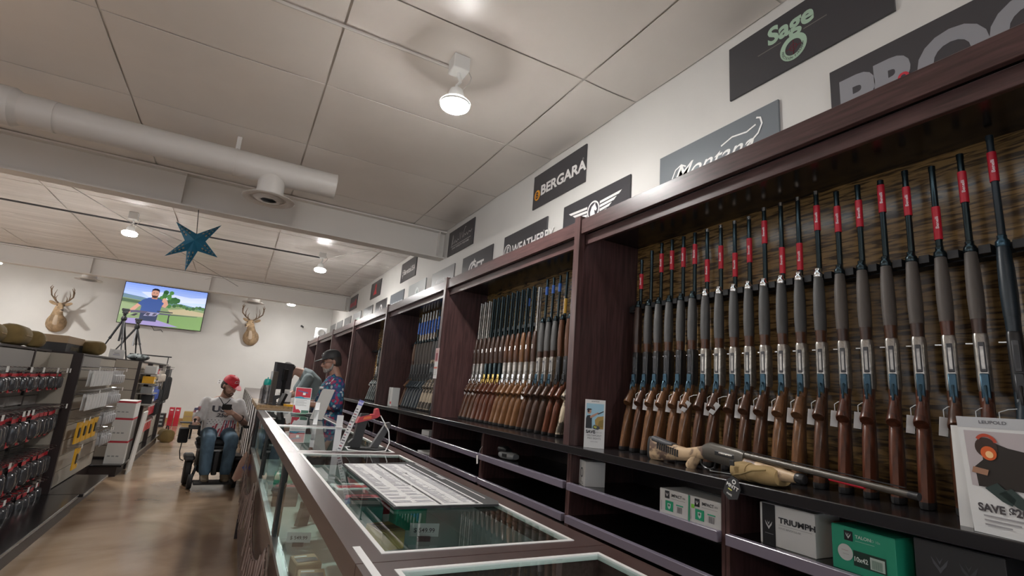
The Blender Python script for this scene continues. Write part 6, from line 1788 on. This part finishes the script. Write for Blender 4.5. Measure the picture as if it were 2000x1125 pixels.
for h_, k_, a_ in zip(HP, KN, AN):
    limb(b, [Vector(h_), Vector(h_).lerp(Vector(k_), .5), Vector(k_)], [.088, .080, .062])
    limb(b, [Vector(k_), Vector(k_).lerp(Vector(a_), .35), Vector(a_)], [.060, .058, .040])
rm(b, .009, 'body', 'skin', man)
eyes(man, hc, HR, 1.02); hair_shell(man, hc, HR, 'hair_dark', 1.02); beard(man, hc, HR, 'beard_brown', 1.02); cap(man, hc, HR, 'cap_red', 1.06, 'white_plastic')
b = MB()
b.loft([sring((0, y, z), VX, VY, rx, ry, 20, 2.5) for y, z, rx, ry in ((.06, .585, .185, .17), (.07, .66, .205, .175), (.07, .78, .205, .165), (.075, .93, .208, .150), (.065, 1.03, .19, .125), (.06, 1.075, .12, .09), (.055, 1.095, .085, .075))])
for A, el in ((RA, .92), (LA, .85)):
    e = Vector(A[0]).lerp(Vector(A[1]), el)
    limb(b, [Vector(A[0]), Vector(A[0]).lerp(Vector(A[1]), .45), e], [.070, .066, .070])
jer = rm(b, .012, 'jersey', 'jersey', man, it=5)
bv = bvh_of(jer)
Mj = face_mx((0, -.4, 0), (1, 0, 0), (0, 0, 1))
p = PR()
p.text('USA', 0.005, .905, .072, '33323c', 1, .05, 0, 'CENTER', 1.35)
p.text('250', 0.0, .84, .045, '3a3540', 1, .03, .3, 'CENTER', 1.4)
for k in range(6):
    for q in range(3): p.disc(-.15 + k * .04 + .02 * (q % 2), .80 - q * .025, .007, '6a6870', 1, 5)
for k in range(9): p.poly([(-.17 + k * .042, .60), (-.15 + k * .042, .60), (-.10 + k * .036, .70 + .03 * (k % 3)), (-.125 + k * .036, .69 + .03 * (k % 3))], '962438', 1)
for k in range(5): p.poly([(.02 + k * .03, .70), (.03 + k * .03, .70), (.05 + k * .025, .80), (.035 + k * .025, .80)], '39405e' if k % 2 else '962438', 1)
project(p, Mj, bv, (0, 1, 0)); p.build('jersey_print', PRINT, man)
b = MB()
for pts in ([(-.07, 1.09), (-.045, 1.06), (-.02, 1.02), (.0, 1.0)], [(.085, 1.09), (.06, 1.06), (.03, 1.02), (.0, 1.0)]):
    pr = []
    for x, z in pts:
        h = bv.ray_cast(Vector((x, -.6, z)), VY); pr.append((h[0] or Vector((x, -.05, z))) - VY * .003)
    b.tube(pr, .005, 6)
b.build('neck_piping', 'black_fabric', man)
p = PR(); p.rect(-.045, -.03, .045, .03, 'c2bcc0'); 
for k in range(4): p.rect(-.045, -.03 + k * .016, .045, -.022 + k * .016, 'b04a58', 2)
p.rect(-.045, .002, -.005, .03, '5a5a7a', 3)
Ms_ = face_mx((-.30, -.35, .93), (1, 0, .0), (.25, 0, 1)); project(p, Ms_, bv, (0, 1, 0)); p.build('sleeve_flag', PRINT, man)
b = MB()
for h_, k_, a_ in zip(HP, KN, AN):
    limb(b, [Vector(h_), Vector(h_).lerp(Vector(k_), .5), Vector(k_)], [.105, .096, .082])
    limb(b, [Vector(k_), Vector(k_).lerp(Vector(a_), .4), Vector(k_).lerp(Vector(a_), .92)], [.080, .076, .066])
b.ell((0, .08, .62), (.19, .15, .10))
rm(b, .011, 'jeans', 'jeans', man, it=5)
for a_ in AN:
    b = MB(); b.loft([sring((a_[0], y, z), VX, VZ, rx, rz_, 12, 2.6) for y, z, rx, rz_ in ((-.355, .135, .042, .035), (-.36, .15, .048, .048), (-.42, .145, .05, .043), (-.50, .130, .05, .028), (-.56, .125, .035, .018))])
    b.tube([(a_[0], -.39, .16), (a_[0], -.385, .215)], 0, 12, rs=[.052, .05]); o = rm(b, .008, 'boot', 'boot_tan', man)
    MB().loft([sring((a_[0], y, .104), VX, VZ, rx, .008, 10, 3) for y, rx in ((-.34, .03), (-.37, .048), (-.45, .05), (-.53, .05), (-.565, .03))]).build('boot_sole', 'rubber_pad', man)
ph = thing('phone', 'dark phone held in the left hand of the man in red cap', 'phone', (WX + .045, WY - .285, .965), .10)
MB().box(-.055, .055, -.006, .006, -.02, .055, .003, Matrix.Rotation(.35, 4, 'X')).build('phone_case', 'black_plastic', ph); MB().box(-.05, .05, .0061, .0075, -.015, .05, 0, Matrix.Rotation(.35, 4, 'X')).build('phone_screen', 'dark_grey_plastic', ph)
MB().tube([Vector((.22, -.15, .833)) + Vector((.028 * math.cos(a), .020 * math.sin(a), .036 * math.sin(a + .7))) for a in [PI * 2 * i / 14 for i in range(14)]], .008, 6, True).build('wristwatch', 'black_plastic', man)

# ---------------------------------------------------------------- man in the floral shirt
SX, SYY = 1.06, 6.62
RZ_ = -PI / 2
fl = thing('person', 'person in black cap, glasses and floral shirt standing behind the counter', 'person', (SX, SYY, 0), RZ_)
hc = Vector((0, -.045, 1.645)); HR = Matrix.Rotation(.10, 3, 'Z') @ Matrix.Rotation(.22, 3, 'X')
b = MB(); head(b, hc, HR, 1.06)
limb(b, [(0, .035, 1.43), (0, .02, 1.50), (0, -.01, 1.58)], [.08, .066, .062])
b.loft([sring((0, y, z), VX, VY, rx, ry, 18, 2.3) for y, z, rx, ry in ((.0, .86, .16, .12), (.0, .98, .175, .14), (-.01, 1.10, .18, .145), (.0, 1.25, .185, .125), (.01, 1.38, .185, .11), (.02, 1.46, .10, .07))])
LA = [(.215, .03, 1.385), (.25, .03, 1.12), (.20, -.24, 1.13)]; RA = [(-.215, .03, 1.385), (-.25, .02, 1.12), (-.12, -.26, 1.14)]
for A in (RA, LA):
    limb(b, [Vector(A[0]), Vector(A[0]).lerp(Vector(A[1]), .5), Vector(A[1])], [.062, .056, .048])
    limb(b, [Vector(A[1]), Vector(A[1]).lerp(Vector(A[2]), .5), Vector(A[2])], [.047, .043, .032])
hand(b, LA[2], (-.15, -1, -.05), (-.6, 0, -.8), -1, .6); hand(b, RA[2], (.2, -1, -.05), (.6, 0, -.8), 1, .6)
for q in (-1, 1):
    limb(b, [(q * .09, .0, .88), (q * .10, -.01, .66), (q * .105, -.01, .47)], [.10, .085, .065]); limb(b, [(q * .105, -.01, .47), (q * .11, .01, .30), (q * .11, .02, .09)], [.062, .056, .042])
rm(b, .009, 'body', 'skin_tan', fl)
eyes(fl, hc, HR, 1.06); hair_shell(fl, hc, HR, 'hair_dark', 1.06); beard(fl, hc, HR, 'beard_grey', 1.06); cap(fl, hc, HR, 'cap_black', 1.10, 'silver_rail')
b = MB()
def PH(x, y, z): return hc + HR @ Vector((x * 1.06, y * 1.06, z * 1.06))
for q in (-1, 1):
    b.tube([PH(q * .034 + .024 * math.cos(a), -.098, -.004 + .018 * math.sin(a)) for a in [PI * 2 * i / 14 for i in range(14)]], .0022, 6, True)
    b.tube([PH(q * .058, -.096, .002), PH(q * .080, -.06, .002), PH(q * .083, .015, .0)], .0022, 6)
b.tube([PH(-.010, -.100, .0), PH(0, -.104, .003), PH(.010, -.100, .0)], .002, 6)
b.build('glasses', 'black_metal', fl)
b = MB()
b.loft([sring((0, y, z), VX, VY, rx, ry, 20, 2.4) for y, z, rx, ry in ((.0, .80, .205, .175), (-.005, .92, .20, .175), (-.015, 1.06, .205, .18), (-.005, 1.22, .208, .155), (.01, 1.36, .205, .130), (.02, 1.44, .13, .095), (.02, 1.475, .085, .075))])
for A in (RA, LA):
    limb(b, [Vector(A[0]), Vector(A[0]).lerp(Vector(A[1]), .5), Vector(A[0]).lerp(Vector(A[1]), .86)], [.088, .088, .090])
sh = rm(b, .011, 'floral_shirt', 'floral_print', fl, it=5)
b = MB()
for q in (-1, 1): b.loft([[Vector((q * .02, -.055, 1.455)), Vector((q * .075, .0, 1.50)), Vector((q * .085, .02, 1.475)), Vector((q * .05, -.085, 1.425))], [Vector((q * .022, -.060, 1.455)), Vector((q * .079, .0, 1.505)), Vector((q * .092, .02, 1.475)), Vector((q * .052, -.092, 1.42))]])
b.build('shirt_collar', 'floral_print', fl)
b = MB()
for q in (-1, 1): limb(b, [(q * .09, .0, .87), (q * .10, -.01, .66), (q * .105, -.01, .47), (q * .11, .01, .28), (q * .11, .02, .10)], [.125, .10, .085, .078, .072])
rm(b, .013, 'trousers', 'jeans', fl)
for q in (-1, 1): MB().loft([sring((q * .11, y, z), VX, VZ, rx, rz_, 12, 2.6) for y, z, rx, rz_ in ((.09, .05, .035, .045), (.05, .05, .045, .048), (-.04, .04, .05, .038), (-.13, .03, .048, .028), (-.17, .025, .03, .02))]).build('shoe', 'black_fabric', fl)

# ---------------------------------------------------------------- cashier bending over the far counter
ca = thing('person', 'person in grey tee bending over the counter behind the monitor', 'person', (1.12, 8.55, 0), -PI / 2)
hc = Vector((0, -.42, 1.52)); HR = Matrix.Rotation(1.15, 3, 'X')
b = MB(); head(b, hc, HR, 1.02)
limb(b, [(0, -.22, 1.50), (0, -.29, 1.525), (0, -.36, 1.53)], [.075, .064, .06])
spine = [(0, .02, .92), (0, .03, 1.06), (0, .02, 1.20), (0, -.04, 1.36), (0, -.14, 1.46), (0, -.22, 1.50)]
dirs = [Vector((0, .0, 1)), Vector((0, .0, 1)), Vector((0, -.3, 1)), Vector((0, -.6, .8)), Vector((0, -.8, .5)), Vector((0, -1, .3))]
def torso(b, k, add=0.0):
    rg = []
    for p_, d_, rx, ry in zip(spine, dirs, (.165, .17, .175, .185, .175, .10), (.12, .125, .12, .115, .10, .075)):
        d_ = d_.normalized(); rg.append(sring(p_, VX, VX.cross(d_), rx + add, ry + add, 18, 2.3))
    b.loft(rg)
torso(b, 1)
for q in (-1, 1):
    A = [Vector((q * .20, -.14, 1.42)), Vector((q * .24, -.24, 1.20)), Vector((q * .16, -.46, 1.12))]
    limb(b, [A[0], A[0].lerp(A[1], .5), A[1]], [.058, .052, .045]); limb(b, [A[1], A[1].lerp(A[2], .5), A[2]], [.045, .04, .03])
    hand(b, A[2], (-q * .15, -1, -.1), (0, 0, -1), -q, .4)
    limb(b, [(q * .09, .02, .90), (q * .10, .03, .66), (q * .105, .03, .47)], [.098, .083, .065]); limb(b, [(q * .105, .03, .47), (q * .11, .05, .30), (q * .11, .06, .09)], [.06, .055, .04])
rm(b, .010, 'body', 'skin', ca); eyes(ca, hc, HR, 1.02); hair_shell(ca, hc, HR, 'hair_dark', 1.02)
b = MB(); torso(b, 1, .022)
for q in (-1, 1):
    A = [Vector((q * .20, -.14, 1.42)), Vector((q * .24, -.24, 1.20))]; limb(b, [A[0], A[0].lerp(A[1], .4), A[0].lerp(A[1], .75)], [.082, .078, .076])
rm(b, .012, 'grey_tee', 'tee_grey', ca, it=5)
MB().tube([Vector((.233, -.222, 1.245)) + Vector((.054 * math.cos(a), .05 * math.sin(a), .02 * math.sin(a))) for a in [PI * 2 * i / 16 for i in range(16)]], .012, 6, True).build('arm_band', 'black_fabric', ca)
b = MB()
for q in (-1, 1): limb(b, [(q * .09, .02, .92), (q * .10, .03, .66), (q * .105, .03, .47), (q * .11, .05, .28), (q * .11, .06, .10)], [.115, .098, .083, .075, .07])
rm(b, .013, 'trousers', 'trouser_dark', ca)
for q in (-1, 1): MB().loft([sring((q * .11, .04 + y, z), VX, VZ, rx, rz_, 12, 2.6) for y, z, rx, rz_ in ((.09, .05, .035, .045), (.05, .05, .045, .048), (-.04, .04, .05, .038), (-.13, .03, .048, .028), (-.17, .025, .03, .02))]).build('shoe', 'black_fabric', ca)
